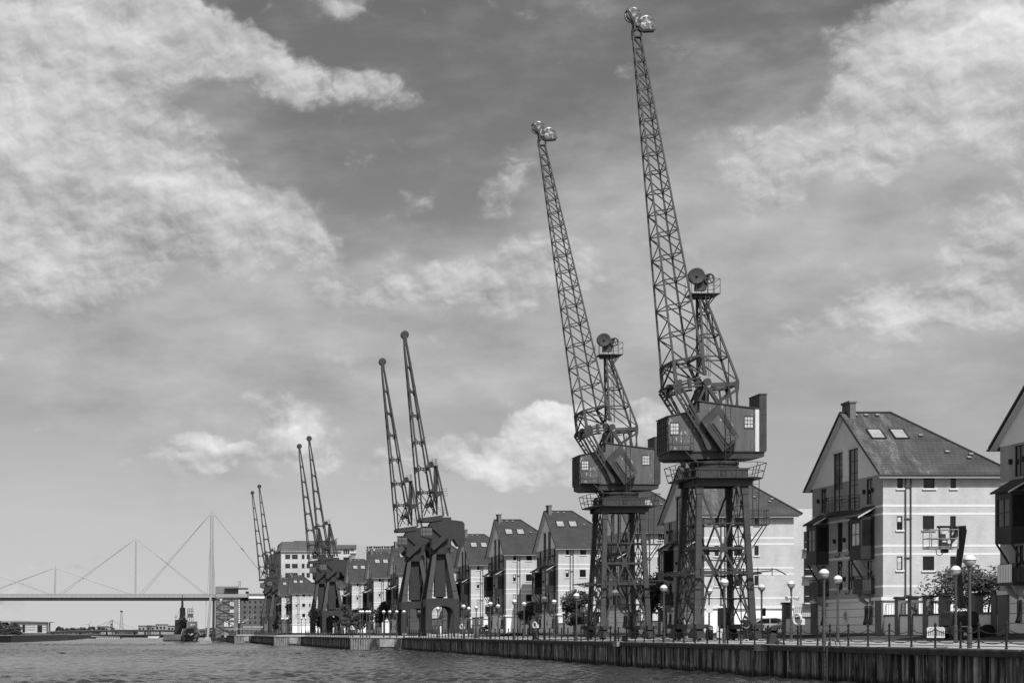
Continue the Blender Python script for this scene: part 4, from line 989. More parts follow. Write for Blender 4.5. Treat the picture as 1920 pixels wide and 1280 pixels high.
        w = MB(); w.box(d+.1, -.05, v0+.2, v1-.2, 5.9, 5.99); w.build('bay_sill', white, bay)
        for v in (v0+.1, v1-.1): w = MB(); w.bar((d+.05, v, 5.1), (-.02, v, 3.7), .09); w.build('bay_strut', frame, bay)
        # low balcony beneath
        a, b = v0-.05, v0+1.75; w = MB(); w.box(-.85, -.002, a, b, 2.75, 2.95)
        bl = w.build('low_balcony', frame, h); w = MB()
        for z in (3.75, 3.95): w.path([(0, a, z), (-.82, a, z), (-.82, b, z), (0, b, z)], .025, 4)
        for i in range(8): y = a + (b-a)*i/7; w.tube((-.82, y, 2.95), (-.82, y, 3.95), .016, 4)
        for i in range(3): w.tube((-.2-.25*i, a, 2.95), (-.2-.25*i, a, 3.95), .016, 4)
        w.build('railing', frame, bl)
        w = MB(); w.box(-.8, -.79, a+.03, b-.03, 2.97, 3.72); w.box(-.8, -.02, a+.015, a+.025, 2.97, 3.72); w.build('railing_panel', mat('smoked_panel', .05, .3, .4), bl)
        w = MB(); w.prism([(-.5, 2.3), (0, 2.0), (0, 2.75), (-.75, 2.75)], a+.3, a+.55); w.build('corbel', concrete, bl); w = MB(); w.prism([(-.5, 2.3), (0, 2.0), (0, 2.75), (-.75, 2.75)], b-.55, b-.3); w.build('corbel', concrete, bl)
    # upper bowed balcony
    w = MB(); n = 10; pts = [(-.1 - 1.05*math.sin(PI*i/n)**.6, 4.1 + 6.0*i/n) for i in range(n+1)]
    w.prism([(0, 4.1)] + pts + [(0, 10.1)], 8.4, 8.6, 'z'); bal = w.build('upper_balcony', frame, h)
    w = MB()
    for z in (9.2, 9.4, 9.62): w.path([(x, y, z) for x, y in pts], .022, 4)
    for x, y in pts: w.tube((x, y, 8.6), (x, y, 9.62), .022, 4)
    for i in range(3*n): t = i/(3*n)*n; j = int(t); f_ = t-j; x = pts[j][0]*(1-f_)+pts[j+1][0]*f_; y = pts[j][1]*(1-f_)+pts[j+1][1]*f_; w.tube((x, y, 8.6), (x, y, 9.2), .01, 3)
    w.build('railing', frame, bal)
    # small fittings: wall hooks, vents, porthole
    for y, z, n_ in ((5.2, 6.5, 0), (6.95, 6.5, 0), (8.9, 6.5, 0), (5.2, 3.75, 0), (6.95, 3.75, 0), (8.9, 3.75, 0), (1.65, 9.6, 0), (3.15, 9.6, 0), (10.7, 9.6, 0), (12.3, 9.6, 0)):
        w = MB(); w.box(-.2, -.002, y, y+.12, z, z+.3); w.build('wall_lamp', black, h)
    for y, z in ((6.1, 5.6), (8.1, 5.6), (6.1, 2.95), (8.1, 2.95)):
        w = MB(); w.path([(-.02, y, z+.2), (-.1, y, z-.1), (-.3, y, z-.12), (-.35, y, z)], .035, 5); w.build('wall_hook', black, h)
    for y in (1.9, 2.75, 11.2):
        w = MB(); w.box(-.16, -.002+.02, y, y+.22, .75, 1.95); f_ = w.build('fender_bracket', brickd, h)
        w = MB(); w.box(-.24, -.17, y-.25, y-.03, 1.35, 1.75); w.bar((-.22, y-.18, 1.35), (-.3, y-.02, .75), .06); w.box(-.3, -.1, y-.06, y+.12, .66, .8); w.build('iron_fitting', black, f_)
    w = MB(); w.lathe([(.42, -.03), (.42, .02), (.3, .02)], (-.02, 6.9, 1.3), 20, 'x'); ph = w.build('porthole', bandm, base)
    w = MB(); w.lathe([(.3, -.04), (.3, .0)], (-.02, 6.9, 1.3), 20, 'x'); w.build('pane', glass, ph)
    return h
house = make_house()
# rear wings that show between the houses
def wing(h):
    w = MB(); w.box(HL+.0, HL+9, HW*.45, HW+5, 0, 11.6); r = w.build('rear_wing', brick, h)
    for x in (HL+.5, HL+3.0):
        for z in (2.9, 5.4, 7.9):
            w = MB(); w.box(x, x+1.1, HW*.45-.04, HW*.45-.003, z, z+1.6); w.build('window', glass, r)
            w = MB(); w.box(x-.1, x+1.3, HW*.45-.7, HW*.45-.003, z-.12, z); w.path([(x-.1, HW*.45-.68, z+.6), (x+1.3, HW*.45-.68, z+.6)], .03, 4); w.build('rear_balcony', white, r)
HS = [  # wall corner px, eave py, label  -> depth from the height of the eave above the eye
    (1652.5, 884, 'brick gabled house with lichened roof and two skylights, behind the boom lift'),
    (1315, 960.5, 'gabled house seen through the legs of the nearest lattice crane'),
    (1154, 991.5, 'gabled house partly hidden behind the second lattice crane'),
    (1039, 1023, 'gabled house just left of the second lattice crane, with paired skylights'),
    (949, 1034.8, 'gabled house two to the left of the second lattice crane, one bright skylight pair'),
    (883, 1054.7, 'gabled house directly right of the nearest pair of slender cranes'),
    (808, 1063, 'gabled house hidden behind the nearest pair of slender cranes'),
    (748, 1070.5, 'gabled house whose gable rises just left of the nearest slender cranes'),
    (701, 1079.5, 'gabled house with one bright skylight, left of the nearest slender cranes'),
    (660, 1088.5, 'gabled house with a dim skylight, second to the left of the nearest slender cranes'),
    (637, 1098, 'gabled house partly behind the right leg of the middle slender pair'),
    (548, 1110, 'small distant gabled house left of the middle slender cranes, below the mill'),
    (528, 1113, 'farthest gabled house, right of the farthest slender cranes')]
HPOS = []
for i, (px, py, lab) in enumerate(HS):
    Y = F * (EAV + .58 - EYE) / (CY - py); X = (px - CX) * Y / F
    if i < 4: X = 47.0
    HPOS.append((X, Y))
house.location = (HPOS[0][0], HPOS[0][1], .58); house['label'] = HS[0][2]
for (X, Y), (px, py, lab) in list(zip(HPOS, HS))[1:]:
    dup(house, (X, Y, .58), lab)
wing([o for o in COL.objects if o.get('label') == HS[1][2]][0])
h0 = dup(house, (47.0, 92.9, .58), 'house at the right edge of the photo with a striped cloth on its low balcony')
for o in COL.objects:                                          # the two roofs with lichen keep their own tiles
    if o.name.startswith('roof') and not o.name.startswith('roof_vent') and o.parent and o.parent.location.y > 110 and o.parent.location.y < 175:
        o.material_slots[0].link = 'OBJECT'; o.material_slots[0].material = tilesl
sc = MB(); sc.box(46.1-47, 46.12-47, 10.4, 12.2, 3.0, 4.0)
st_ = sc.build('hanging_cloth', stripe); st_.location = (47.0, 92.9, .50); tag(st_, 'striped cloth tied to the low balcony railing at the right edge', 'cloth')
for v in st_.data.vertices:
    pass
# ------------------------------------------------------------------ lamps, bollards and chains, walls and piers, trees, vehicles
def make_lamp():
    l = thing('street_lamp', 'lamp', 'street lamp', group='globe lamps along the quay')
    w = MB(); w.lathe([(.11, 0), (.11, .9), (.075, .95), (.065, 3.45), (.09, 3.46), (.09, 3.6), (.13, 3.62), (.13, 3.66)], n=10); w.build('pole', post, l)
    w = MB(); w.ball((0, 0, 3.9), .275, 20, 8, 0, 90); w.build('globe', globe_top, l, True)
    w = MB(); w.ball((0, 0, 3.895), .27, 20, 8, -90, 0); w.build('globe_base', globe_low, l, True)
    w = MB(); w.lathe([(.26, -.02), (.285, -.015), (.285, .01), (.26, .015)], (0, 0, 3.9), 20); w.build('globe_rim', post, l)
    return l
lamp0 = make_lamp()
FR = [(1818, 1050), (1545, 1075), (1358, 1092), (1244.6, 1102.6), (1153.7, 1111), (1080, 1117), (1016.3, 1122.6), (963.4, 1127.7), (907.7, 1132), (861, 1136.6),
      (821, 1141), (786.6, 1142.6), (757.5, 1144.6), (743.8, 1144), (731, 1144), (719.5, 1145), (693, 1145.5), (687.7, 1146), (680, 1145), (675.6, 1146), (634, 1155), (614, 1157),
      (596.5, 1158), (580, 1159.4), (573, 1158.6), (565, 1158.6), (557, 1160), (551, 1162), (539, 1159), (536, 1160), (530.5, 1159.5), (528, 1160), (525, 1164), (514.6, 1165),
      (504, 1165.6), (494, 1167), (485.5, 1167.2), (482.5, 1167), (477, 1166.7), (474.9, 1166.9), (471.6, 1167.5), (469, 1168.7), (456.6, 1167), (455, 1166.8), (449.5, 1167.5)]
BK = [(1792, 1069), (1571, 1086), (1483.5, 1095), (1428, 1101), (1329.6, 1108), (1039, 1128), (982.5, 1132), (934, 1136), (893, 1139), (879, 1140.5), (883, 1144),
      (767, 1150.6), (706, 1150), (702.6, 1154), (680, 1152), (656, 1153.6), (659.5, 1157.5), (593, 1162), (592.5, 1168), (538, 1163), (540, 1167), (512.5, 1168), (499.6, 1169.7), (459.6, 1170), (457.5, 1171), (447, 1171), (538.5, 1165)]
LAMPS = []
for row, L in (('front', FR), ('back', BK)):
    for i, (px, py) in enumerate(L):
        s = (CY - py) / 3.22; Y = F / s; X = (px - CX) / s; g = 0
        for _ in range(3):
            g = ground(X, Y) if X > edge(Y) else 0
            s = (CY - py) / (3.2 + g + .0); Y = F / s; X = (px - CX) / s
        if X < edge(Y) - .6:                                   # stands on the section that steps out further along
            Y = min([a for a, b, e0, e1 in SEG if a > Y] or [Y]) + 1.0; X = (px - CX) * Y / F
        X = max(X, edge(Y) + .45)
        lab = ('globe lamp on the water edge, ' if row == 'front' else 'globe lamp set back from the edge, ') + ordw(i+1) + ' from the right'
        if row == 'front' and i == 0: lab = 'largest globe lamp, nearest at the right, beside the boom lift'
        if row == 'back' and i == 0: lab = 'globe lamp standing in front of the boom lift mast'
        if row == 'back' and i == 3: lab = 'globe lamp with a small dark box on its pole, right of the nearest crane'
        if row == 'back' and i == 4: lab = 'globe lamp with a white notice on its pole, seen through the nearest crane'
        if row == 'back' and i == 2: lab = 'globe lamp carrying two small white loudspeakers, left of the lifebuoy'
        LAMPS.append((X, Y, g, lab, row, i))
EXTRA = {}
for k, (X, Y, g, lab, row, i) in enumerate(LAMPS):
    if k == 0: lamp0.location = (X, Y, g); lamp0['label'] = lab; o = lamp0
    else: o = dup(lamp0, (X, Y, g), lab)
    EXTRA[(row, i)] = o
w = MB(); w.box(.07, .3, -.05, .12, 1.75, 2.35); w.build('junction_box', black, EXTRA[('back', 3)])
w = MB(); w.box(-.28, .28, -.1, -.07, 2.15, 2.75); w.build('notice', white, EXTRA[('back', 4)])
for s in (-1, 1):
    w = MB(); w.tube((s*.1, -.1, 3.0), (s*.42, -.3, 2.9), .09, 10, .16); w.build('loudspeaker', white, EXTRA[('back', 2)])
# bollards with two sagging chains each
def make_bollard(px_next_dy=2.75):
    b = thing('chain_bollard', 'bollard', 'bollard', group='black chain bollards along the quay edge')
    w = MB(); w.lathe([(.075, 0), (.075, .04), (.052, .06), (.05, 1.0), (.075, 1.04), (.075, 1.08), (.05, 1.1)], n=8); w.build('post', black, b)
    w = MB(); w.ball((0, 0, 1.13), .045, 8, 4); w.build('finial', black, b)
    for z, sg in ((.86, .2), (.36, .15)):
        w = MB(); pts = [(0, 2.75*t/10, z - 4*sg*(t/10)*(1-t/10)) for t in range(11)]; w.path(pts, .022, 4); w.build('chain', black, b)
    return b
bol0 = make_bollard()
meas = [1887, 1835, 1801, 1753.6, 1709, 1667.5, 1627.6, 1590.6, 1556, 1533, 1501.6, 1496, 1469.5, 1440, 1415, 1389, 1364, 1349, 1326, 1303]
ys = [F * 34.95 / (px - CX) for px in meas]; ys = [ys[0]-2.75*k for k in (3, 2, 1)] + ys
while ys[-1] < 283: ys.append(ys[-1] + 2.75)
BX = [(34.95, y) for y in ys]
for a, b in ((288, 374), (378, 474), (478, 560)):
    y = a
    while y < b: BX.append((edge(y) + .45, y)); y += 3.1 if a < 300 else 4.2
near_n = len(ys)
for k, (x, y) in enumerate(BX):
    lab = ('black chain bollard on the near quay edge, ' + ordw(k+1) + ' from the right') if k < near_n else ('small far chain bollard beyond the first quay step, ' + ordw(k-near_n+1) + ' along')
    if k == 0: o = bol0; bol0.location = (x, y, .01); bol0['label'] = lab
    else: o = dup(bol0, (x, y, .01), lab, skip=() if y < 200 or True else ())
    if k < near_n - 1:
        o.scale = (1, 1, 1)
        L = BX[k+1][1] - y
        if abs(L - 2.75) > .1:
            for ch in [c for c in COL.objects if c.parent == o and c.name.startswith('chain') and not c.name.startswith('chain_')]: ch.scale = (1, L/2.75, 1)
    if k in (near_n - 1, len(BX) - 1):
        for ch in [c for c in COL.objects if c.parent == o and c.name.startswith('chain') and not c.name.startswith('chain_')]: bpy.data.objects.remove(ch)
# inland row of short bollards seen behind the left part of the near quay
# big mooring bollards
def mooring(px, X, s, label):
    Y = F * X / (px - CX); b = thing('mooring_bollard', label, 'mooring bollard', (X, Y, ground(X, Y)))
    w = MB(); w.prism([(-.45, 0), (.55, 0), (.62, .1), (.32, .16), (.1, .35), (.05, .5), (.12, .58), (.0, .66), (-.28, .64), (-.3, .5), (-.38, .1)], -.28, .28, 'y')
    o = w.build('cast_body', steeld, b); o.scale = (s, s, s)
    bv = o.modifiers.new('bevel', 'BEVEL'); bv.width = .04; bv.segments = 2
    w = MB(); w.box(-.6*s, .7*s, -.4*s, .4*s, .0, .035); w.build('base_plate', concrete, b)
mooring(1451, 34.75, 1.0, 'big cast iron mooring bollard near the lifebuoy stand')
mooring(1172, 35.3, .7, 'squat mooring bollard between the feet of the second lattice crane')
mooring(1004, 35.3, .8, 'squat mooring bollard left of the second lattice crane')
mooring(893, 35.4, .8, 'squat mooring bollard right of the slender crane pair')
# lifebuoy stands
def lifebuoy(px, X, label):
    Y = F * X / (px - CX); b = thing('lifebuoy_stand', label, 'lifebuoy stand', (X, Y, ground(X, Y)))
    w = MB(); w.tube((0, 0, 0), (0, 0, 1.65), .045, 8); w.bar((-.25, 0, 1.55), (.1, 0, 1.6), .05); w.build('post', post, b)
    w = MB(); n, m = 24, 8; c = Vector((-.2, -.05, 1.45)); vs = []
    for i in range(n):
        a = 2*PI*i/n; dd = Vector((math.cos(a)*.5, math.cos(a)*-.6, math.sin(a))); dd = dd.normalized() if dd.length else dd
        ctr = c + Vector((math.cos(a)*.16, math.cos(a)*-.18, math.sin(a)*.3)); ax = Vector((.74, .67, 0))
        for j in range(m):
            t = 2*PI*j/m; vs.append(ctr + (Vector((math.cos(a)*.55, -math.cos(a)*.6, math.sin(a))).normalized()*math.cos(t) + ax*math.sin(t))*.075)
    w.add(vs, [(i*m+j, i*m+(j+1) % m, ((i+1) % n)*m+(j+1) % m, ((i+1) % n)*m+j) for i in range(n) for j in range(m)])
    w.build('lifebuoy', mat('buoy_plastic', .45, .5, .3, var=.25, vs=4), b, True)
    w = MB(); w.box(-.02, .22, -.06, .06, 1.15, 1.5); w.build('rope_box', white, b)
lifebuoy(1501, 34.9, 'lifebuoy ring tilted on a post beside the big mooring bollard')
lifebuoy(1006, 37.5, 'lifebuoy stand left of the second lattice crane')
lifebuoy(868, 37.0, 'lifebuoy stand just right of the nearest slender crane')
lifebuoy(662, 27.5, 'small far lifebuoy stand above the first quay step')
# garden walls with brick piers between the houses
def garden_wall(Y0, Y1, X, label, piers, rail=True):
    t = thing('garden_wall', label, 'wall', (X, Y0, .56), group='low rendered walls with brick piers')
    L = Y1 - Y0; w = MB(); w.box(0, .22, 0, L, -.1, 1.22); w.build('rendered_panel', render, t)
    w = MB(); w.box(-.06, .28, 0, L, 1.22, 1.34); w.build('coping', frame, t)
    for y in piers:
        w = MB(); w.box(-.12, .36, y, y+.6, -.1, 2.35); p = w.build('brick_pier', brickd, t)
        w = MB(); w.box(-.2, .44, y-.08, y+.68, 2.35, 2.45); w.box(-.16, .4, y-.04, y+.64, 2.45, 2.5); w.build('pier_cap', frame, p)
    if rail:
        w = MB(); y = .1
        while y < L: w.tube((.11, y, 1.3), (.11, y, 2.05), .014, 4); y += .45 if Y0 < 200 else .8
        w.tube((.11, 0, 2.05), (.11, L, 2.05), .02, 4); w.build('railing', black, t)
garden_wall(106.9, 124.8, 47.1, 'low wall with tall brick piers behind the boom lift', [.5, 3.2, 7.9, 10.4, 12.8, 15.0], True)
garden_wall(139.2, 145.6, 47.1, 'short wall and pier with railings behind the lifebuoy', [5.6], True)
garden_wall(180.9, 193.5, 47.1, 'low wall seen between the two lattice cranes', [1.5, 6.0, 11.0], True)
garden_wall(208.2, 231.5, 47.0, 'low wall with piers left of the second lattice crane', [2.0, 7.5, 13.0, 19], True)
garden_wall(246, 256, 45.9, 'low wall in front of the house with paired skylights', [1.0, 5.5, 9], True)
for i in range(5, 11):
    (X, Y) = HPOS[i]; garden_wall(Y-10, Y-.4, X+.1, 'low wall and piers between houses, ' + ordw(i-4) + ' gap along the distant terrace', [1, 5, 8], True)
# timber screen beside the second crane
w = MB()
for k in range(11): w.box(0, .05, k*.32, k*.32+.27, 0, 2.3)
o = w.build('timber_fence', frame); o.location = (46.9, 165.0-6, .55); tag(o, 'dark boarded fence left of the nearest lattice crane', 'fence')
# trees
def tree(label, X, Y, H, rad, zc, n=1500, leaf=.2, seed=1, m=leafm, clumps=9, trunk=.12, sx=1.0, cat='tree', name='broadleaf_tree', group=None, multi=1):
    rnd = random.Random(seed); g = ground(X, Y) if X < 47 else .55
    t = thing(name, label, cat, (X, Y, g), group=group); w = MB(); cl = []
    for k in range(clumps):
        a = rnd.uniform(0, 2*PI); rr = rad * rnd.uniform(.1, .75); zz = zc + (H - zc) * rnd.uniform(-.75, .7)
        cl.append((Vector((rr*math.cos(a)*sx, rr*math.sin(a), zz)), rad * rnd.uniform(.28, .5)))
    for s in range(multi):
        bx = (s - (multi-1)/2) * rad*sx*.6; top = Vector((bx*.8, 0, zc))
        w.tube((bx*.6, 0, -.1), (bx*.7, .05, zc*.6), trunk, 8, trunk*.75); w.tube((bx*.7, .05, zc*.6), top, trunk*.75, 8, trunk*.45)
    for c, r_ in cl: w.tube((c.x*.2, c.y*.2, zc*.62), c, trunk*.4, 5, trunk*.12)
    w.build('trunk', bark, t)
    def leaves(cnt, mm, nm, bias):
        w = MB()
        for i in range(cnt):
            c, r_ = rnd.choice(cl); d = Vector((rnd.gauss(0, 1), rnd.gauss(0, 1), rnd.gauss(0, 1))).normalized() * r_ * rnd.random()**.45 * (1.25 if rnd.random() < .1 else 1)
            p = c + Vector((d.x*sx, d.y, d.z*.85)); u = Vector((rnd.gauss(0, 1), rnd.gauss(0, 1), rnd.gauss(0, .7))).normalized(); v_ = u.orthogonal().normalized(); s = leaf * rnd.uniform(.6, 1.4)
            w.add([p - u*s, p + v_*s*.5, p + u*s, p - v_*s*.5], [(0, 1, 2, 3)])
        w.build(nm, mm, t, fix=False)
    leaves(n, m, 'crown', 0); leaves(n//4, leafl, 'light_leaves', 0)
    return t
G = 'trees between the houses and the quay'
tree('wide shrubby tree with gaps behind the boom lift', 49.5, 117, 4.3, 2.3, 2.9, 3300, .12, 3, clumps=20, sx=1.35, trunk=.09, group=G, multi=3)
tree('dark tree behind the legs of the two lattice cranes', 46.6, 184, 6.1, 2.6, 4.0, 3200, .2, 4, clumps=12, group=G)
tree('small dark tree left of the second lattice crane', 46.4, 218, 5.0, 2.3, 3.2, 3600, .17, 5, clumps=10, group=G)
tree('small round dark tree before the house with a bright skylight pair', 46.2, 246, 4.6, 1.7, 3.1, 2400, .17, 6, clumps=8, group=G)
tree('dark tree in the arch of the nearest slender crane', 45.4, 322, 5.4, 2.2, 3.4, 1800, .22, 7, clumps=8, group=G)
tree('dark tree between the legs of the nearest slender pair', 43.4, 350, 6.0, 3.0, 3.6, 2400, .25, 8, clumps=9, group=G)
tree('dark tree just left of the nearest slender pair', 37.6, 341, 7.0, 2.3, 4.4, 2000, .24, 9, clumps=8, group=G)
tree('bushy tree above the pale step of the quay', 35.6, 362, 5.3, 2.8, 3.2, 2400, .25, 10, clumps=9, group=G)
tree('loose tree left of the pale step of the quay', 34.0, 372, 6.4, 2.2, 4.0, 1300, .25, 11, clumps=7, group=G)
for i, (px, Y, H_, r_) in enumerate(((596, 470, 6.5, 3), (583, 500, 7.5, 3.2), (570, 520, 8, 3.5), (556, 530, 9, 4), (545, 545, 8, 3.5), (536, 560, 8.5, 3.2), (526, 540, 7, 3), (640, 430, 6, 2.6), (612, 455, 6, 3))):
    X = (px - CX) * Y / F
    tree('dark distant tree beyond the middle slender cranes, ' + ordw(i+1) + ' planted', X, Y, H_, r_, H_*.6, 1000, .4, 20+i, clumps=8, group=G)
def fol(px, py, Y, s, seed, label):
    p = at(px, py, Y); tree(label, p.x, Y, s*1.6, s*.5, s*.9, 350, .12, seed, clumps=5, trunk=.04, cat='shrub', name='shrub', group='shrubs on the quay')
fol(912, 1180, 236, 1.2, 41, 'small bushy plant right of the slender crane pair'); fol(905, 1180, 240, 1.0, 42, 'smaller bushy plant beside another plant right of the slender cranes')
# weeds on the coping edge
w = MB(); rnd = random.Random(77)
for i in range(60):
    p = Vector((34.6 + rnd.uniform(-.1, .15), 84.6 + rnd.uniform(-.5, .5), .01)); q = p + Vector((rnd.uniform(-.1, .1), rnd.uniform(-.1, .1), rnd.uniform(.05, .2)))
    w.add([p, p + Vector((.02, .02, 0)), q], [(0, 1, 2)])
tag(w.build('weeds', leafm, fix=False), 'tuft of weeds growing on the quay edge', 'weeds', kind='stuff')
# cars parked beyond the nearest crane
def car(label, X, Y, m, hatch=True, rz=0):
    c = thing('parked_car', label, 'car', (X, Y, .555), rz, group='cars parked between the houses')
    body = [(-2.1, .3), (-2.15, .62), (-2.02, .78), (-1.1, .92), (-.85, .95), (1.75, .98), (2.02, .9), (2.08, .5), (2.0, .28)]
    w = MB(); w.prism(body, -.84, .84); o = w.build('body', m, c); bv = o.modifiers.new('bevel', 'BEVEL'); bv.width = .08; bv.segments = 3
    w = MB(); cab = [(-1.05, .93), (-.3, 1.4), (.9, 1.44), (1.6, 1.3), (1.95, .95)]
    w.prism(cab, -.7, .7); o = w.build('glasshouse', glass, c); bv = o.modifiers.new('bevel', 'BEVEL'); bv.width = .06; bv.segments = 2
    w = MB(); w.prism([(-.32, 1.39), (.9, 1.43), (1.5, 1.32), (1.5, 1.36), (.9, 1.485), (-.3, 1.44)], -.66, .66)
    for y in (-.73, .70):
        for a, b in (((-1.05, .93), (-.3, 1.42)), ((.35, .95), (.35, 1.45)), ((1.45, .96), (1.3, 1.38))): w.bar((a[0], y, a[1]), (b[0], y*.95, b[1]), .07)
    w.build('roof', m, c)
    for x in (-1.35, 1.3):
        for y in (-.8, .8):
            w = MB(); w.lathe([(.2, -.1), (.31, -.1), (.32, 0), (.31, .1), (.2, .1)], (x, y, .32), 16, 'y'); wh = w.build('wheel', rubber, c)
            w = MB()
            for k in range(5): a = 2*PI*k/5; w.bar((x, y-.11*(1 if y < 0 else -1), .32), (x+.2*math.cos(a), y-.11*(1 if y < 0 else -1), .32+.2*math.sin(a)), .06)
            w.build('rim', cars, wh)
    w = MB(); w.box(-2.12, -1.95, -.75, -.4, .6, .75); w.build('headlight', glassl, c)
    w = MB(); w.box(-2.12, -1.95, .4, .75, .6, .75); w.build('headlight', glassl, c)
car('dark parked car, its nose clear of the brick pier', 52.6, 160, carp)
car('silver parked car just behind the dark one', 52.0, 166.0, cars)
car('dark car parked behind the pillars left of the second lattice crane', 49.4, 226, carp)
# boom lift
def boom_lift():
    X, Y = 45.2, 108.0; b = thing('boom_lift', 'dark boom lift with its railed basket raised in front of the house', 'boom lift', (X, Y, ground(X, Y)))
    def P(px, py, dy=0): p = at(px, py, Y + dy); return Vector((p.x - X, dy, p.z - ground(X, Y)))
    w = MB(); w.box(-.9, 1.3, -.75, .75, .35, .7); w.build('chassis', black, b)
    for x in (-.55, 1.25):
        for y in (-.8, .8):
            w = MB(); w.lathe([(.2, -.16), (.38, -.16), (.42, -.1), (.42, .1), (.38, .16), (.2, .16)], (x, y, .42), 18, 'y'); wh = w.build('wheel', rubber, b)
            w = MB(); w.lathe([(.2, -.12), (.2, .12)], (x, y, .42), 14, 'y'); w.build('hub', steeld, wh)
    w = MB(); w.prism([(-.85, .75), (.75, .75), (.85, 1.0), (.8, 1.45), (.6, 1.6), (.15, 1.62), (.0, 1.4), (-.3, 1.35), (-.5, 1.62), (-.8, 1.55), (-.9, 1.2)], -.7, .7); o = w.build('turret', black, b); bv = o.modifiers.new('bevel', 'BEVEL'); bv.width = .06; bv.segments = 2
    w = MB(); w.bar(P(1803, 1140), P(1796, 1062), .3, .34, .24, .28); w.bar(P(1796, 1066), P(1806, 992), .26, .3, .3, .36); w.build('boom', steeld, b)
    w = MB(); w.bar(P(1794, 1100, -.2), P(1793, 1070, -.2), .1); w.bar(P(1810, 1140, -.2), P(1800, 1100, -.2), .12); w.build('hydraulic_ram', post, b)
    w = MB(); q = [P(*k) for k in ((1791, 986), (1809, 985), (1809.5, 998), (1805, 1003), (1799, 1000), (1793, 1003))]; w.prism([(v.x, v.z) for v in q], -.18, .18); w.bar(P(1801, 990), P(1778, 1021), .22, .26); w.build('jib_arm', steeld, b)
    w = MB(); w.box(P(1766,0).x, P(1776,0).x, -.2, .2, P(0,1036).z, P(0,1029).z); w.path([P(1755, 1030, -.3), P(1756, 1038, -.3), P(1762, 1041, -.3), P(1768, 1037, -.2)], .025, 5); w.build('basket_mount', steeld, b)
    x0, x1, z0, z1 = P(1736.5, 0).x, P(1790, 0).x, P(0, 1029).z, P(0, 993).z; ya, yb = -.5, .45
    w = MB(); w.box(x0, x1, ya, yb, z0, z0+.06); bk = w.build('basket_floor', concrete, b)
    w = MB()
    for z in (z0+.12, z0+.6, z1): w.path([(x0, ya, z), (x1, ya, z), (x1, yb, z), (x0, yb, z), (x0, ya, z)], .028, 6)
    for x in (x0, x0+.5, x1-.5, x1):
        for y in (ya, yb): w.tube((x, y, z0), (x, y, z1), .025, 6)
    w.build('basket_rail', concrete, bk)
    w = MB(); a, c_ = P(1753.5, 0).x, P(1777, 0).x; zt_, zb_ = P(0, 986).z, P(0, 1028).z
    w.box(a, c_, ya-.04, ya+.3, zt_-.12, zt_+.0)
    for x in (a, c_-.09): w.box(x, x+.09, ya-.02, ya+.06, zb_, zt_-.12)
    w.build('tool_frame', black, bk)
    w = MB(); w.box(a+.12, c_-.1, ya, ya+.25, z0+.1, z0+.55); w.box(a+.1, a+.4, ya-.02, ya+.2, z0+.6, z0+.85); w.build('control_box', steeld, bk)
    w = MB(); w.box(a+.15, a+.38, ya-.05, ya+.1, z0+.86, z0+.98); w.box(a+.2, a+.42, ya-.05, ya, z0+.38, z0+.47); w.box(a+.5, a+.66, ya-.05, ya, z0+.3, z0+.5); w.build('label_plate', white, bk)
boom_lift()
X, Y = 43.6, 107.5; br = thing('plastic_barrier', 'white slotted pedestrian barrier in front of the boom lift', 'barrier', (X, Y, ground(X, Y)))
w = MB(); out = [(-.52, .12), (-.52, .7), (-.44, .82), (.44, .82), (.52, .7), (.52, .12)]
w.prism([(-.52, .2), (.52, .2), (.52, .3), (-.52, .3)], -.03, .03); w.prism([(-.52, .62), (.52, .62), (.52, .72), (.44, .82), (-.44, .82), (-.52, .72)], -.03, .03)
for k in range(9): x = -.5 + k*.119; w.box(x, x+.055, -.025, .025, .3, .62)
w.build('slotted_panel', mat('worn_plastic', .5, .5, .3, var=.2, vs=4), br)
for x in (-.37, .37): w = MB(); w.box(x-.05, x+.05, -.25, .25, 0, .08); w.box(x-.03, x+.03, -.02, .02, .081, .2); w.build('foot', black, br)
w = MB(); w.box(-.4, .4, -.034, -.031, .68, .76); w.build('warning_stripe', mat('grey_reflective', .35, .3, .5), br)
# litter bin seen between the crane feet
X = 40.8; Y = F * X / (1330 - CX); lb = thing('litter_bin', 'dark litter bin with a pale hood between the crane legs', 'litter bin', (X, Y, ground(X, Y)))
w = MB(); w.lathe([(.24, 0), (.28, .05), (.3, .75), (.26, .8)], n=14); w.build('bin_body', black, lb)
w = MB(); w.lathe([(.27, .82), (.29, .86), (.26, 1.05), (.12, 1.12)], n=14); w.build('hood', concrete, lb)
# skip of white boards beyond the crane
X, Y = 43.9, 136.5; wb = thing('white_board', 'plain white board leaning between the feet of the nearest crane', 'board', (X-1.4, Y+9, ground(X, Y)))
w = MB(); w.box(-.55, .75, 0, .06, .1, 1.0); w.build('panel', white, wb)
for x in (-.46, .64): w = MB(); w.box(x-.04, x+.04, -.3, .3, 0, .1); w.build('foot', black, wb)
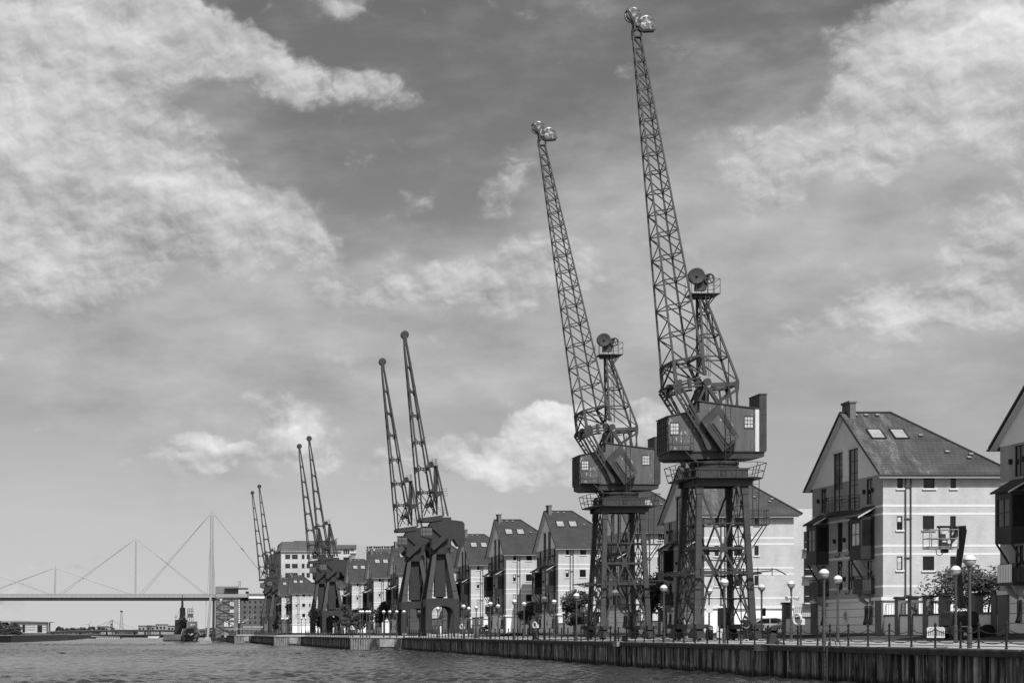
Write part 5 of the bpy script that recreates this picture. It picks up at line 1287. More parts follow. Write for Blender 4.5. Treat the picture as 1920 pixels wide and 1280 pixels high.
# people
def person(label, X, Y, rz, walk=.3, hand='hips', shirt=cloth_d):
    p = thing('person', label, 'person', (X, Y, ground(X, Y) if X < 47 else .56), rz)
    def skn(name, verts, edges, m, par=p, sub=2, root=0):
        me = bpy.data.meshes.new(name); me.from_pydata([v[:3] for v in verts], edges, []); me.materials.append(m)
        o = bpy.data.objects.new(name, me); COL.objects.link(o); o.parent = par
        sk = o.modifiers.new('skin', 'SKIN'); ss = o.modifiers.new('sub', 'SUBSURF'); ss.levels = ss.render_levels = sub
        lay = me.skin_vertices[0] if me.skin_vertices else None
        if lay is None:
            bm = bmesh.new(); bm.from_mesh(me); bm.verts.layers.skin.verify(); bm.to_mesh(me); bm.free(); lay = me.skin_vertices[0]
        for i, v in enumerate(verts):
            r_ = v[3]; r_ = r_ if isinstance(r_, tuple) else (r_, r_); lay.data[i].radius = r_; lay.data[i].use_root = (i == root)
        me.polygons.foreach_set('use_smooth', [True]*len(me.polygons)); return o
    s = walk; E = .30
    LH, RH = ((-.21, -.02, 1.0), (.21, -.02, 1.0))
    le, re = (-.36, -.14, 1.16), (.36, -.14, 1.16)
    V = [(0, 0, .95, (.15, .11)), (0, 0, 1.12, (.13, .1)), (0, 0, 1.32, (.17, .12)), (0, 0, 1.45, (.1, .08)), (0, .01, 1.52, .055), (0, .02, 1.58, .06), (0, .03, 1.65, (.078, .09)), (0, .02, 1.72, .06),
         (-.18, 0, 1.41, .06), (*le, .045), (*LH, .03), (.18, 0, 1.41, .06), (*re, .045), (*RH, .03),
         (-.1, 0, .88, .09), (-.1, s*.35, .5, .065), (-.1, s*.1, .1, .042), (-.1, s*.1+.16, .04, .035), (.1, 0, .88, .09), (.1, -s*.1, .5, .065), (.1, -s*.7, .12, .042), (.1, -s*.7+.15, .05, .035)]
    Ed = [(0,1),(1,2),(2,3),(3,4),(4,5),(5,6),(6,7),(3,8),(8,9),(9,10),(3,11),(11,12),(12,13),(0,14),(14,15),(15,16),(16,17),(0,18),(18,19),(19,20),(20,21)]
    n = len(V)
    for side, hi, hp in ((-1, 10, LH), (1, 13, RH)):           # palm, four fingers of unequal length and a thumb closing on the hip
        V.append((hp[0]-side*.035, hp[1]+.05, hp[2]-.03, (.03, .016))); Ed.append((hi, n)); pm = n; n += 1
        for k, ln in enumerate((.07, .08, .075, .058)):
            bx, by, bz = V[pm][:3]; V.append((bx-side*.02, by+.035, bz+.03-.02*k, .009)); V.append((bx-side*(.02+ln*.45), by+.04+ln*.5, bz+.03-.024*k-.012, .008)); Ed += [(pm, n), (n, n+1)]; n += 2
        V.append((hp[0]-side*.01, hp[1]-.03, hp[2]-.02, .011)); V.append((hp[0]-side*.03, hp[1]-.06, hp[2]+.0, .009)); Ed += [(hi, n), (n, n+1)]; n += 2
    skn('body', V, Ed, skin)
    w = MB(); w.box(-.012, .012, .11, .13, 1.63, 1.67); w.box(-.04, -.02, .105, .11, 1.675, 1.69); w.box(.02, .04, .105, .11, 1.675, 1.69); w.box(-.025, .025, .105, .11, 1.6, 1.61); w.build('face', skin, p)
    J = [(0, 0, .9, (.18, .145)), (0, 0, 1.1, (.175, .14)), (0, 0, 1.32, (.2, .15)), (0, 0, 1.44, (.12, .1)), (-.19, 0, 1.41, .08), (le[0], le[1], le[2], .065), (-.25, -.05, 1.04, .045), (.19, 0, 1.41, .08), (re[0], re[1], re[2], .065), (.25, -.05, 1.04, .045)]
    skn('jacket', J, [(0,1),(1,2),(2,3),(3,4),(4,5),(5,6),(3,7),(7,8),(8,9)], shirt)
    T = [(0, 0, 1.0, (.165, .13)), (-.1, 0, .86, .11), (-.1, s*.35, .5, .08), (-.1, s*.1, .12, .06), (.1, 0, .86, .11), (.1, -s*.1, .5, .08), (.1, -s*.7, .14, .06)]
    skn('trousers', T, [(0,1),(1,2),(2,3),(0,4),(4,5),(5,6)], cloth_d)
    w = MB(); w.ball((0, .015, 1.685), .098, 14, 8, -35, 90, 1.05); o = w.build('hair', hairm, p, True)
    for sx, dy in ((-.1, s*.1), (.1, -s*.7)):
        w = MB(); w.prism([(dy-.08, 0), (dy+.2, 0), (dy+.2, .05), (dy+.06, .1), (dy-.08, .1)], sx-.045, sx+.045, 'x'); w.build('shoe', white, p)
person('person in dark clothes with hands on hips walking past the nearest crane foot', 39.85, 131.2, 0, .3)
person('person in a pale shirt half hidden behind the left feet of the nearest crane', 44.5, 164.1, 0.4, .2, shirt=concrete)
# ------------------------------------------------------------------ the high footbridge and everything beyond
BYY = 614.0; SB = F / BYY
def Bp(px, py, dy=0): p = at(px, py, BYY); return (p.x, BYY + dy, p.z)
br = thing('high_footbridge', 'pale high level footbridge with tall masts and stay cables over the dock', 'bridge', (0, BYY, WZ))
def BL(px, py, dy=0): p = at(px, py, BYY); return Vector((p.x, dy, p.z - WZ))
w = MB(); w.box(BL(-160, 0).x, BL(404, 0).x, -1.6, 1.6, BL(0, 1119.5).z, BL(0, 1113.5).z); w.box(BL(404, 0).x, BL(466, 0).x, -4, 2, BL(0, 1119.5).z, BL(0, 1113).z); w.build('deck', bridgew, br)
w = MB(); a, b = BL(0, 1125.5).z, BL(0, 1120).z; w.box(BL(-160, 0).x, BL(466, 0).x, -1.2, 1.2, a, b-.0); w.build('girder', bridged, br)
w = MB()
for k in range(62): x = BL(-160 + k*9.2, 0).x; w.box(x-.04, x+.04, -1.75, -1.62, BL(0, 1119.5).z, BL(0, 1112).z)
for z in (1112, 1114): w.bar((BL(-160, 0).x, -1.7, BL(0, z).z), (BL(404, 0).x, -1.7, BL(0, z).z), .08)
w.build('parapet', bridgew, br)
for px, top in ((397.5, 956), (255, 1008), (104, 1060), (-42, 1060)):
    w = MB(); b0 = 1196 if px > 300 else 1118
    if px > 300:
        for dx, dy in ((-1.3, -2.5), (1.0, 2.5)): w.tube((BL(px, 0).x + dx*.2, 0, BL(0, 966).z), (BL(px, 0).x + dx*.3, dy*.3, BL(0, 1120).z), .32, 10, .5)
        w.tube((BL(390, 0).x+.8, -2.5, BL(0, 1120).z), (BL(389, 0).x, -4.5, BL(0, 1194).z), .38, 10, .45); w.tube((BL(401, 0).x, 2.5, BL(0, 1120).z), (BL(400.5, 0).x, 4, BL(0, 1194).z), .38, 10, .45)
        for dx in (-9, 6): w.tube((BL(px, 966).x, 0, BL(0, 966).z), (BL(px + dx, 0).x, 0, BL(0, 1116).z), .07, 5)
        w.tube((BL(386.5, 0).x, 0, BL(0, 1125).z), (BL(385.5, 0).x, 0, BL(0, 1190).z), .08, 5)
    else: w.tube((BL(px, 0).x, 0, BL(0, top+6).z), (BL(px-1, 0).x, 0, BL(0, 1119).z), .22, 8, .3)
    w.tube((BL(px, 0).x, 0, BL(0, top).z), (BL(px, 0).x, 0, BL(0, top+10).z), .08, 6, .2); w.box(BL(px-4, 0).x, BL(px+4, 0).x, -.1, .1, BL(0, top+7.5).z, BL(0, top+6.5).z)
    w.build('mast', bridgew, br)
def stay(a, b, sp=.9, r=.11): 
    for s in (-sp, sp): w = MB(); w.tube(BL(*a, 0), BL(b[0] + s*3.0, b[1], s*1.5), r, 5); w.build('stay_cable', mat('stay_grey', .3, .5, .3), br)
stay((394, 963), (262, 1116)); stay((401, 963), (523, 1114), .3, .16); stay((251, 1012), (110, 1116)); stay((259, 1012), (386, 1114)); stay((100, 1065), (-38, 1116)); stay((108, 1065), (248, 1114))
stay((-38, 1065), (98, 1114))
for x, dy in ((389.5, -4.5), (401.5, 4.0)):
    w = MB(); w.lathe([(2.6, -.5), (2.5, .25), (.9, 1.4), (.6, 1.5)], tuple(BL(x, 1201.5, dy)), 16); w.build('pylon_foot', concrete, br)
for a, b in (((402, 1193), (495, 1147)), ((404, 1195), (480, 1150))):
    w = MB(); w.tube(BL(*a, -5), BL(*b, -3), .09, 5); w.build('tie_cable', bridgew, br)
# lift tower and warehouse beside the bridge
Y = 600.0
def FT(px, py, Yv=Y): return at(px, py, Yv)
p = FT(404, 1190); lt = thing('lift_tower', 'glazed lattice lift tower with a column of white panels at the end of the footbridge', 'tower', (p.x, Y, .5))
def bx(w, o, px0, px1, py0, py1, y0, y1, Yv=Y): a, b = at(px0, py1, Yv), at(px1, py0, Yv); w.box(a.x-o.location.x, b.x-o.location.x, y0, y1, a.z-o.location.z, b.z-o.location.z); return w
towg = mat('tower_glass', .13, .25, .6, var=.35, vs=.35)
w = MB(); bx(w, lt, 404.5, 446, 1120, 1196, 0, 7); w.build('glazed_shaft', towg, lt)
w = MB(); bx(w, lt, 405, 447, 1098.5, 1112, 0, 7); w.build('upper_shaft', mat('tower_panel', .16, .6, .3, var=.2), lt)
w = MB()
for k in range(5): x = 404.5 + k*7.5; bx(w, lt, x, x+.9, 1120, 1196, -.12, -.02)
for k in range(12): y = 1122 + k*5.3; bx(w, lt, 404.5, 440, y, y+.6, -.1, -.015)
for k in range(4): y = 1121+k*17; a, b = at(404.5, y, Y), at(438, y+17, Y); w.bar((a.x-p.x, -.2, a.z-.5), (b.x-p.x, -.2, b.z-.5), .16); w.bar((a.x-p.x, -.25, b.z-.5), (b.x-p.x, -.25, a.z-.5), .12)
w.build('lattice', steel, lt)
for (a, b, c_, d) in ((431, 434.5, 1128, 1136), (435.5, 438.5, 1128, 1136), (431, 438.5, 1142, 1148), (431, 434, 1158, 1162), (435, 438.5, 1158, 1162), (431, 438.5, 1166, 1174), (420, 428, 1164, 1174), (412, 416, 1122, 1128)):
    w = MB(); bx(w, lt, a, b, c_, d, -.2, -.13); w.build('pale_panel', glassl, lt)  # pale panes on the face of the shaft
for k in range(12):
    w = MB(); y = 1123.5 + k*3.75; z = random.Random(k); bx(w, lt, 447, 450.2, y, y+(2.6 if k % 3 else 2.2), -.2, -.05); bx(w, lt, 447.6+z.random(), 449, y-.9, y, -.2, -.05); w.build('white_panel', white, lt)
w = MB(); bx(w, lt, 446, 451.5, 1120, 1172, -.04, 3); w.build('dark_strip', black, lt)
w = MB(); bx(w, lt, 421, 465, 1102, 1103.8, -3, 6); w.build('canopy', steeld, lt)
w = MB(); bx(w, lt, 447.5, 448, 1088, 1102, 1, 1.2); bx(w, lt, 451, 451.5, 1088, 1102, 1, 1.2)
for k in range(4): bx(w, lt, 447.5, 451.5, 1088+k*3, 1088.6+k*3, 1, 1.2)
w.build('roof_ladder', post, lt)
w = MB(); bx(w, lt, 461, 466.5, 1108, 1112, 0, 2); w.build('plant_box', black, lt)
p2 = at(452, 1190, 640); wh = thing('brick_warehouse', 'long dark brick warehouse with small square windows behind the lift tower', 'warehouse', (p2.x, 640, .5))
w = MB(); bx(w, wh, 450, 560, 1120, 1190, 0, 30, 640); w.build('wall', whb, wh)
w = MB(); w_ = at(466, 1120, 640); bx(w, wh, 464, 560, 1117, 1121.5, -.4, 0, 640); w.build('pale_parapet', bandm, wh)
w = MB(); bx(w, wh, 466, 560, 1112, 1117, 1, 28, 640); w.build('roof', millroof, wh)
for r_ in range(5):
    for k in range(9):
        w = MB(); bx(w, wh, 457 + k*10, 460.5 + k*10, 1125.5 + r_*9.6, 1130 + r_*9.6, -.05, -.003, 640); w.build('window', black, wh)
# quayside cafe canopy and pontoon below the lift tower
cf = at(450, 1190, 560); cf = thing('landing_canopy', 'low canopy with a pale scalloped edge below the lift tower', 'canopy', (cf.x, 560, .1))
w = MB(); bx(w, cf, 424, 490, 1177.5, 1179, -3, 4, 560); bx(w, cf, 455, 492, 1173, 1176, -3.2, -3, 560); w.build('roof', concrete, cf)
w = MB()
for k in range(8): x = 426 + k*9; bx(w, cf, x, x+.9, 1179, 1188, -2.8, -2.6, 560)
w.build('post', black, cf)
pn = at(440, 1195, 540); pn = thing('floating_pontoon', 'dark floating landing stage with a pale cabin below the lift tower', 'pontoon', (pn.x, 540, WZ))
w = MB(); a, b = at(406, 0, 540).x - pn.location.x, at(446, 0, 540).x - pn.location.x; w.prism([(a+1.2, -.3), (b, -.3), (b, 1.3), (a, 1.3)], -3, 3); w.build('hull', black, pn)
w = MB(); w.box(a+2.2, b-.8, -1.5, 1.5, 1.3, 2.6); w.build('cabin', concrete, pn)
w = MB()
for k in range(8): w.tube((a+.5+k*.8, -2.8, 1.3), (a+.5+k*.8, -2.8, 2.3), .05, 4)
w.bar((a+.5, -2.8, 2.3), (b, -2.8, 2.3), .06); w.build('railing', post, pn)
# pale mill and its neighbours above the terrace
Y = 700.0; m0 = at(580, 1190, Y); ml = thing('mill_building', 'tall pale mill with rows of square windows and a dark mansard roof', 'mill', (m0.x, Y, .5))
w = MB(); bx(w, ml, 527, 640, 1033, 1190, 0, 40, Y); w.build('wall', mill, ml)
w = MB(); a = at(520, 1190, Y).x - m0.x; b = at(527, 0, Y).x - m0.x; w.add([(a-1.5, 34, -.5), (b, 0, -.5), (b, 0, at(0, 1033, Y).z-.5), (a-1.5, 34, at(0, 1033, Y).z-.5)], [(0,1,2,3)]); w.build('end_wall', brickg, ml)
w = MB(); z = lambda py: at(0, py, Y).z - .5; X_ = lambda px: at(px, 0, Y).x - m0.x
w.prism([(X_(526), z(1033)), (X_(528.5), z(1015)), (X_(552), z(1014.5)), (X_(552), z(1013)), (X_(632), z(1013)), (X_(632), z(1033))], .6, 30); w.prism([(X_(519), z(1035)), (X_(526), z(1031)), (X_(528), z(1017)), (X_(523), z(1028))], 2, 20); w.build('mansard_roof', millroof, ml)
w = MB(); w.box(X_(526), X_(640), -.6, 0, z(1034.5), z(1032.5)); w.build('cornice', concrete, ml)
for r_ in range(5):
    for a, b in ((535, 544), (547.5, 558), (566, 571), (575, 581), (586, 596), (600, 610), (615, 625)):
        w = MB(); y = 1039 + r_*17.2; w.box(X_(a), X_(b), -.12, -.003, z(y+8), z(y)); wd = w.build('window', glass, ml)
        w = MB(); n = max(1, int((b-a)/3))
        for k in range(1, n): x = X_(a+(b-a)*k/n); w.box(x-.06, x+.06, -.16, -.125, z(y+8), z(y))
        w.box(X_(a), X_(b), -.165, -.13, z(y+4.2), z(y+3.8)); w.build('glazing_bar', whb, wd)
Y = 720.0; m1 = at(660, 1190, Y); m2 = thing('flats_building', 'pale flats with a balcony column right of the mill', 'building', (m1.x, Y, .5))
w = MB(); bx(w, m2, 628, 668, 1028, 1190, 0, 25, Y); w.build('wall', mill, m2)
w = MB(); bx(w, m2, 668, 688, 1021, 1190, 2, 24, Y); w.build('side_wall', mat('pale_cladding', .33, .8, .2, var=.06, vs=.1), m2)
w = MB(); bx(w, m2, 626, 668, 1021, 1028, -.8, 25, Y); w.build('roof', millroof, m2)
for a, b, c_, d in ((644, 647, 1030, 1038), (648, 651, 1030, 1038), (652, 655, 1030, 1038), (658, 663, 1028, 1033), (644, 655, 1044, 1052)):
    w = MB(); bx(w, m2, a, b, c_, d, -.1, -.003, Y); w.build('window', glass, m2)
for y in (1036, 1046): w = MB(); bx(w, m2, 657, 668, y, y+.8, -2, 0, Y); bx(w, m2, 657, 668, y-4, y-3.6, -2, -1.9, Y); w.build('balcony', white, m2)
Y = 730.0; m3 = at(715, 1190, Y); m3 = thing('silo_building', 'dark building with a row of small roof cowls behind the terrace', 'building', (m3.x, Y, .5))
w = MB(); bx(w, m3, 688, 752, 1028, 1190, 0, 25, Y); w.build('wall', whb, m3)
rnd = random.Random(4)
for k in range(15):
    x = 690 + k*4.0 + rnd.uniform(-.6, .6); w = MB(); bx(w, m3, x, x+1.2, 1025.5, 1028, 2, 3, Y); bx(w, m3, x-.9, x+2.0, 1023.5-rnd.random(), 1026, 1.8, 3.2, Y); w.build('roof_cowl', black, m3)
for k in (691, 700): w = MB(); bx(w, m3, k, k+3, 1029, 1032, -.3, -.003, Y); w.build('window', glassl, m3)
# moored vessels under the bridge
Y = 588.0
def VP(px, py, y=0): p = at(px, py, Y); return Vector((p.x, y, p.z - WZ))
tg = thing('steam_tug', 'black high bowed tug with a tall dark mast moored beneath the footbridge', 'ship', (0, Y, WZ))
w = MB(); rows = [(326, 352, 1201, 0), (325.5, 353, 1190, -1.5), (327.5, 352, 1172, -3.2), (328, 351.5, 1161, -4)]
for (a, b, y_, dy), (a2, b2, y2, dy2) in zip(rows, rows[1:]):
    q = []
    for (l, r_, py, dd) in ((a, b, y_, dy), (a2, b2, y2, dy2)):
        L_, R_ = VP(l, py).x, VP(r_, py).x; z_ = VP(0, py).z; m = (L_+R_)/2
        q.append([Vector((L_, 3, z_)), Vector((L_*.8+m*.2, 0, z_)), Vector((m, dd-1.5, z_)), Vector((R_*.8+m*.2, 0, z_)), Vector((R_, 3, z_)), Vector((R_, 22, z_)), Vector((L_, 22, z_))])
    n = len(q[0]); w.add(q[0]+q[1], [(i, (i+1) % n, n+(i+1) % n, n+i) for i in range(n)] + [tuple(range(n, 2*n))])
w.build('hull', hullb, tg)
w = MB(); w.tube(VP(342, 1160, 4), VP(342, 1122, 4), .5, 8, .3); w.tube(VP(342, 1162, 6), VP(342.6, 1138, 6), .95, 10, .85); w.tube(VP(342, 1124, 4), VP(342, 1113, 4), .15, 6, .08); w.build('mast', black, tg)
w = MB()
for a in (330, 351): w.tube(VP(a, 1158, 6), VP(342, 1130, 4), .05, 4)
w.bar(VP(327, 1157, 1), VP(334, 1155, 1), .12); w.tube(VP(329.5, 1160, 1), VP(329.5, 1150, 1), .07, 4); w.build('rigging', black, tg)
w = MB(); w.box(VP(335,0).x, VP(349,0).x, 3, 12, VP(0,1161).z, VP(0,1157).z); w.box(VP(344,0).x, VP(347,0).x, 2, 3, VP(0,1158).z, VP(0,1153).z); w.build('deckhouse', steeld, tg)
lv = thing('light_vessel', 'grey lightship seen bow on with a lattice lantern tower', 'ship', (0, Y-14, WZ)); Y -= 14
w = MB(); rows = [(341, 370, 1200.5, 1), (338.5, 374, 1193, 0), (339, 375, 1185, -1.5), (342.5, 372, 1177, -3)]
for (a, b, y_, dy), (a2, b2, y2, dy2) in zip(rows, rows[1:]):
    q = []
    for (l, r_, py, dd) in ((a, b, y_, dy), (a2, b2, y2, dy2)):
        L_, R_ = VP(l, py).x, VP(r_, py).x; z_ = VP(0, py).z; m = (L_+R_)/2
        q.append([Vector((L_, 3.5, z_)), Vector((L_*.75+m*.25, .8, z_)), Vector((L_*.35+m*.65, dd-.2, z_)), Vector((m, dd-.9, z_)), Vector((R_*.35+m*.65, dd-.2, z_)), Vector((R_*.75+m*.25, .8, z_)), Vector((R_, 3.5, z_)), Vector((R_, 26, z_)), Vector((L_, 26, z_))])
    n = len(q[0]); w.add(q[0]+q[1], [(i, (i+1) % n, n+(i+1) % n, n+i) for i in range(n)] + [tuple(range(n, 2*n))])
w.build('hull', hullg, lv)
w = MB(); w.box(VP(350,0).x, VP(370.5,0).x, 6, 20, VP(0,1180).z, VP(0,1164).z); w.box(VP(353,0).x, VP(367,0).x, 5.8, 6, VP(0,1175).z, VP(0,1171).z); dh = w.build('deckhouse', hullg, lv)
w = MB(); w.box(VP(357.5,0).x, VP(361,0).x, 5.7, 5.78, VP(0,1171.5).z, VP(0,1169).z); w.build('window', white, dh)
w = MB(); w.box(VP(363,0).x, VP(365,0).x, 5.7, 5.78, VP(0,1171).z, VP(0,1169).z); w.build('window', white, dh)
w = MB(); w.box(VP(352,0).x, VP(362,0).x, 7, 9, VP(0,1156.5).z, VP(0,1150).z); w.build('lantern_base', hullg, lv)
w = MB()
for x in (352, 355.5, 359, 362.3): w.bar(VP(x, 1165, 7), VP(x, 1140, 7), .14); w.bar(VP(x, 1165, 9), VP(x, 1140, 9), .14)
for y_ in (1140, 1144.5, 1150): w.bar(VP(352, y_, 7), VP(362.3, y_, 7), .14); w.bar(VP(352, y_, 9), VP(362.3, y_, 9), .14)
w.tube(VP(361, 1140, 8), VP(361, 1133, 8), .05, 4); w.build('lantern_frame', black, lv)
w = MB(); w.box(VP(352.5,0).x, VP(362,0).x, -1.95, -1.9, VP(0,1188.4).z, VP(0,1186.7).z); w.box(VP(356,0).x, VP(360,0).x, -1.96, -1.9, VP(0,1190).z, VP(0,1189).z); w.build('name_board', white, lv)
w = MB()
for a, b in (((343, 1178), (338.5, 1192)), ((370, 1178), (376, 1190)), ((328, 1189), (336, 1197))): w.tube(VP(*a, -1.5), VP(*b, -3), .07, 4)
w.build('mooring_rope', concrete, lv)
bg_ = thing('barge', 'low dark barge moored left of the lightship', 'barge', (0, 560, WZ)); Y = 560
w = MB(); w.prism([(VP(306,0).x, -.3), (VP(339,0).x, -.3), (VP(339,0).x, VP(0,1188.5).z), (VP(308,0).x, VP(0,1188.5).z), (VP(305.5,0).x, VP(0,1193).z)], 0, 12); w.build('hull', hullg, bg_)
w = MB(); w.box(VP(305.5,0).x, VP(339,0).x, -.1, 0, VP(0,1200).z, VP(0,1198.5).z); w.build('fender_strip', black, bg_)
# far road bridge across the dock and what shows over it
Y = 1060.0; rb = thing('road_bridge', 'long low dark road bridge crossing the far end of the dock', 'bridge', (0, Y, WZ))
def RP(px, py, Yv=1060.0): p = at(px, py, Yv); return Vector((p.x, 0, p.z - WZ))
w = MB(); pts = [(30, 1186), (60, 1184.2), (110, 1183), (170, 1181.5), (240, 1180.5), (330, 1181), (420, 1183)]
for (a, b), (c_, d) in zip(pts, pts[1:]): w.bar(RP(a, b+1.2), RP(c_, d+1.2), 9, 1.1, up=(0, 0, 1))
w.build('deck', bridged, rb)
for px in (100, 150, 200, 252, 272, 300): w = MB(); w.box(RP(px-1.3,0).x, RP(px+1.3,0).x, -3, 3, 0, RP(0, 1183).z); w.build('pier', black, rb)
w = MB(); 
for (a, b), (c_, d) in zip(pts, pts[1:]): w.bar(RP(a, b-.6) + Vector((0,-4.4,0)), RP(c_, d-.6) + Vector((0,-4.4,0)), .1, .25, up=(0,0,1))
w.build('parapet', concrete, rb)
# cable stayed swing bridge
sw_ = thing('swing_bridge', 'small distant cable stayed bridge with a single dark mast', 'bridge', (0, 1300, 0))
def SP(px, py, Yv=1300.0): p = at(px, py, Yv); return Vector((p.x, 0, p.z))
w = MB(); w.bar(SP(210.5, 1184), SP(210.5, 1161), .7, .7, .5, .5); w.box(SP(207,0).x, SP(209.5,0).x, -.5, .5, SP(0,1172).z, SP(0,1168).z); w.box(SP(207.5,0).x, SP(215,0).x, -1.2, 1.2, SP(0,1184).z, SP(0,1176).z); w.build('mast', bridged, sw_)
w = MB()
for b in (163, 190): w.tube(SP(210.5, 1162), SP(b, 1181), .16, 4)
for b in (238, 262): w.tube(SP(210.5, 1162), SP(b, 1181), .08, 4)
w.build('stay_cable', bridged, sw_)
w = MB(); w.prism([(SP(213,0).x, SP(0,1176).z), (SP(222,0).x, SP(0,1178.5).z), (SP(240,0).x, SP(0,1180.5).z), (SP(240,0).x, SP(0,1182).z), (SP(213,0).x, SP(0,1181).z)], -1, 1); w.build('deck', bridgew, sw_)
# lattice mast and wind turbine
lm = thing('radio_mast', 'thin distant lattice mast on the skyline', 'mast', (at(227.8, 0, 1700).x, 1700, 0))
w = MB(); z1 = at(0, 1146, 1700).z
for s, t in ((-1, -1), (1, -1), (1, 1), (-1, 1)): w.bar((s*2.0, t*2.0, 0), (s*.6, t*.6, z1), .28)
for k in range(9):
    f0, f1 = k/9, (k+1)/9; a, b = 2.0-1.4*f0, 2.0-1.4*f1; w.bar((-a, -a, z1*f0), (b, -b, z1*f1), .2); w.bar((a, -a, z1*f0), (-b, -b, z1*f1), .2); w.bar((-a, -a, z1*f0), (a, -a, z1*f0), .2)
w.build('lattice', mat('far_grey', .15, .8, .1), lm)
w = MB(); w.box(-1.2, 1.2, -1.2, 1.2, z1-.3, z1+1); w.build('head', bridged, lm)
wt = thing('wind_turbine', 'small distant three bladed wind turbine', 'wind turbine', (at(167, 0, 1900).x, 1900, 0)); hz = at(0, 1170, 1900).z
w = MB(); w.tube((0, 0, 0), (0, 0, hz), .5, 8, .3); w.build('tower', MATS['far_grey'], wt)
for a in (55, 178, 290):
    w = MB(); w.bar((0, -.6, hz), (math.cos(R(a))*5, -.6, hz+math.sin(R(a))*5), .45, .12, .15, .06); w.build('blade', MATS['far_grey'], wt)
# low buildings over the road bridge
for i, (a, b, t, lab, col) in enumerate(((190, 209, 1174.5, 'small white distant building with one window strip beside the swing bridge', concrete), (259, 275, 1173, 'pale low distant building right of the radio mast', concrete),
        (275, 283, 1172.5, 'dark low distant block between two pale ones', whb), (283, 293, 1173, 'pale distant block with wide windows', concrete), (292, 315, 1170.5, 'tall pale distant block behind the tug', concrete), (314, 332, 1173, 'distant pale block partly behind the black tug', concrete), (372, 390, 1180, 'low dark distant shed between the ships and the pylon', whb))):
    Yv = 1350 + i*12; p = at(a, 0, Yv); t_ = thing('distant_building', lab, 'building', (p.x, Yv, -.4), group='low buildings beyond the road bridge')
    L_ = at(b, 0, Yv).x - p.x; H_ = at(0, t, Yv).z + .4; w = MB(); w.box(0, L_, 0, 15, 0, H_); w.build('wall', col, t_)
    w = MB(); w.box(-.3, L_+.3, -.4, 15, H_, H_+.5); w.build('roof', millroof, t_)
    for k in range(max(1, int(L_/2.6))): w = MB(); w.box(.6+k*2.6, 1.9+k*2.6, -.06, -.003, H_*.55, H_*.8); w.build('window', glass, t_)
# pale exhibition building with an overhanging roof, far left
Yv = 950.0; p = at(0, 0, Yv); ex = thing('exhibition_hall', 'pale hall with a thin overhanging roof at the far left', 'building', (p.x, Yv, 0))
def E(px, py=0): q = at(px, py, Yv); return q.x - p.x, q.z
def eb(w, a, b, c_, d, y0, y1): w.box(E(a)[0], E(b)[0], y0, y1, E(0, d)[1], E(0, c_)[1]); return w
w = MB(); eb(w, 25, 87, 1166, 1186, 0, 30); w.build('wall', mat('hall_cladding', .38, .7, .2, var=.05), ex)
w = MB(); eb(w, -60, 25, 1166, 1190, 6, 30); w.build('recessed_wall', bridged, ex)
w = MB(); w.prism([(E(-60)[0], E(0, 1164.5)[1]), (E(94.5)[0], E(0, 1166)[1]), (E(94.5)[0], E(0, 1165)[1]), (E(40)[0], E(0, 1162.8)[1]), (E(-60)[0], E(0, 1163.2)[1])], -1.2, 32); w.build('roof', mat('hall_roof', .22, .6, .3, var=.05), ex)
for a, b in ((42, 47), (70, 79)): w = MB(); eb(w, a, b, 1171 if a > 50 else 1170, 1184.5, -.15, -.003); w.build('window_bay', glass, ex)
for y_ in (1170.5, 1174.5, 1179): w = MB(); eb(w, 47.5, 66, y_, y_+1.2, -.12, -.003); w.build('louvre', concrete, ex); w = MB(); eb(w, 79.5, 89, y_, y_+1.2, -.12, -.003); w.build('louvre', concrete, ex)
w = MB()
for a in ((17, 1166), (29, 1166)): w.tube((E(a[0])[0], -3, E(0, a[1])[1]), (E(23.5)[0], -3, E(0, 1172)[1]), .35, 6)
w.tube((E(23.5)[0], -3, E(0, 1172)[1]), (E(23.5)[0], -3, E(0, 1186)[1]), .4, 6); w.tube((E(91.8)[0], -4, E(0, 1165.5)[1]), (E(91.8)[0], -4, E(0, 1184)[1]), .2, 6); w.build('column', bridgew, ex)
# left bank
lb_ = MB(); A, B_, C2 = at(-400, 0, 500), at(60, 0, 540), at(128, 0, 655)
P2 = [(-900, 470), (-60, 492), (at(20, 0, 510).x, 510), (at(128, 0, 655).x, 655), (at(128, 0, 655).x - 6, 1065), (-900, 1065)]
lb_.prism(P2, WZ-1, -.2, 'z'); tag(lb_.build('bank', earth), kind='structure')
qq = thing('quay_wall', 'dark stone edge of the far left bank', 'quay wall', (0, 0, 0))
w = MB()
for (a, b), (c_, d) in zip(P2[:4], P2[1:4]): w.bar((a, b-.15, -1.0), (c_, d-.15, -1.0), .4, 1.9, up=(0, 0, 1)); 
w.build('stone_face', black, qq)
w = MB()
for (a, b), (c_, d) in zip(P2[:4], P2[1:4]): w.bar((a, b-.2, 0), (c_, d-.2, 0), .8, .2, up=(0, 0, 1))
w.build('coping', concrete, qq)
for i, (px, Yv, H_, r_, lab) in enumerate(((2, 700, 4.6, 4.5, 'dark tree at the left edge of the photo'), (12, 720, 4.2, 4, 'dark tree second from the left edge'), (20, 740, 4.4, 4.2, 'dark tree below the forked column of the hall'), (29, 760, 3.4, 3, 'low dark tree at the end of the road bridge'))):
    tree(lab, at(px, 0, Yv).x, Yv, H_, r_, H_*.5, 900, .45, 60+i, clumps=8, group='trees on the far left bank')
rnd = random.Random(12)
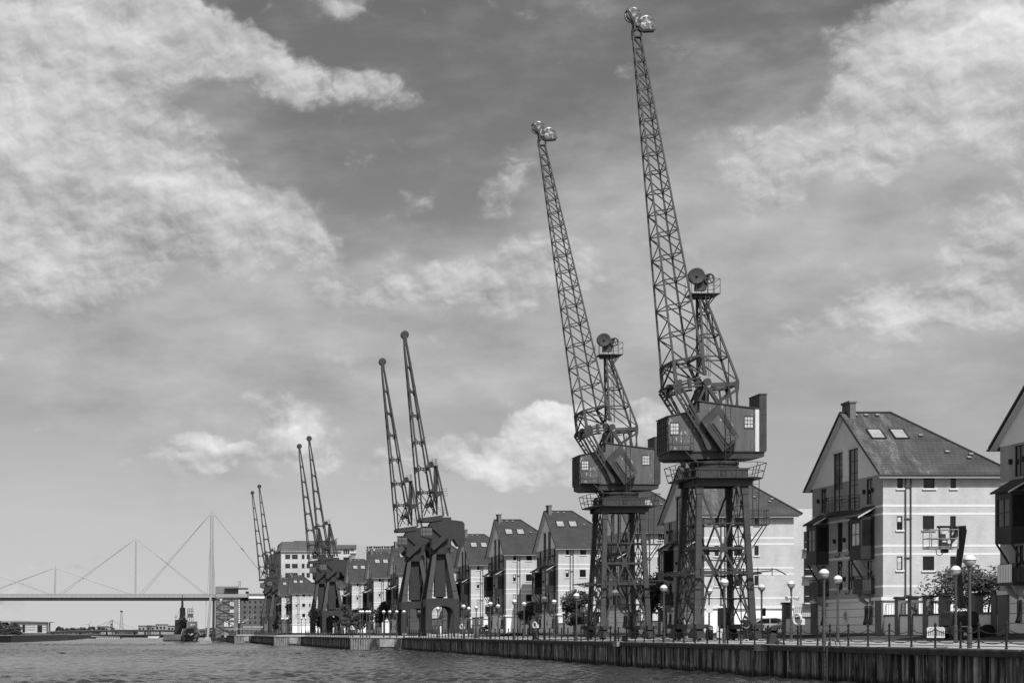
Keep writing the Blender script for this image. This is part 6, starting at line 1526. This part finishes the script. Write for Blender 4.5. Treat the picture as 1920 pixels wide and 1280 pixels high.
for i in range(11):
    px = 108 + i*8.6 + rnd.uniform(-2, 2); tree('small dark tree on the skyline above the road bridge, ' + ordw(i+1) + ' from the left', at(px, 0, 1180).x, 1180, 3.5+rnd.random()*1.6, 2.6, 2.6, 260, .5, 80+i, clumps=5, trunk=.2, group='skyline trees above the road bridge')
fa = MB(); vs = []; rnd = random.Random(8)                      # far-off tree line that reads as one mass
for i in range(9000):
    x = rnd.uniform(-420, 60); y = 2000 + rnd.uniform(-20, 20); h = 3.2 + 1.6*math.sin(x*.05) + 1.2*math.sin(x*.17+2); z = rnd.random()**.7 * h; s = rnd.uniform(.5, 1.1)
    fa.add([(x-s, y, z), (x, y+s, z+s*.6), (x+s, y, z+.1), (x, y-s, z-s*.6)], [(0,1,2,3)])
tag(fa.build('distant_wood', leafm, fix=False), 'far off low line of trees along the horizon', 'trees', kind='stuff')
# marina gangways, buoys, small yacht and a thin mast
gw_ = thing('arched_gangway', 'thin pale arched gangway over the far water', 'footbridge', (0, 900, WZ))
w = MB(); pts = [(60, 1197.5), (95, 1195.5), (130, 1192.8), (160, 1191.5), (195, 1193), (225, 1193.5)]
for (a, b), (c_, d) in zip(pts, pts[1:]):
    p, q = at(a, b, 900), at(c_, d, 900); w.bar((p.x, 0, p.z-WZ), (q.x, 0, q.z-WZ), 2.5, .4, up=(0, 0, 1))
w.build('deck', concrete, gw_)
fp = thing('landing_stage', 'dark low landing stage with a row of pale fenders far down the dock', 'pontoon', (0, 830, WZ))
w = MB(); a, b = at(168, 0, 830).x, at(228, 0, 830).x; w.box(a, b, 0, 5, -.3, .7); w.build('float', black, fp)
for k in range(14): x = at(182 + k*3.2, 0, 830).x; w = MB(); w.box(x-.22, x+.22, -.2, 0, .05, .5); w.build('fender', white, fp)
yt = thing('moored_yacht', 'tiny white yacht with a bare mast left of the barge', 'yacht', (at(287, 0, 900).x, 900, WZ))
w = MB(); w.prism([(-2.6, .9), (-2.2, .1), (2.4, .1), (3.2, 1.0), (-2.6, .9)][:4], -.8, .8); w.build('hull', white, yt)
w = MB(); w.tube((.2, 0, .9), (.2, 0, 6), .09, 5); w.bar((.2, 0, 1.6), (-2, 0, 1.5), .12); w.build('mast', post, yt)
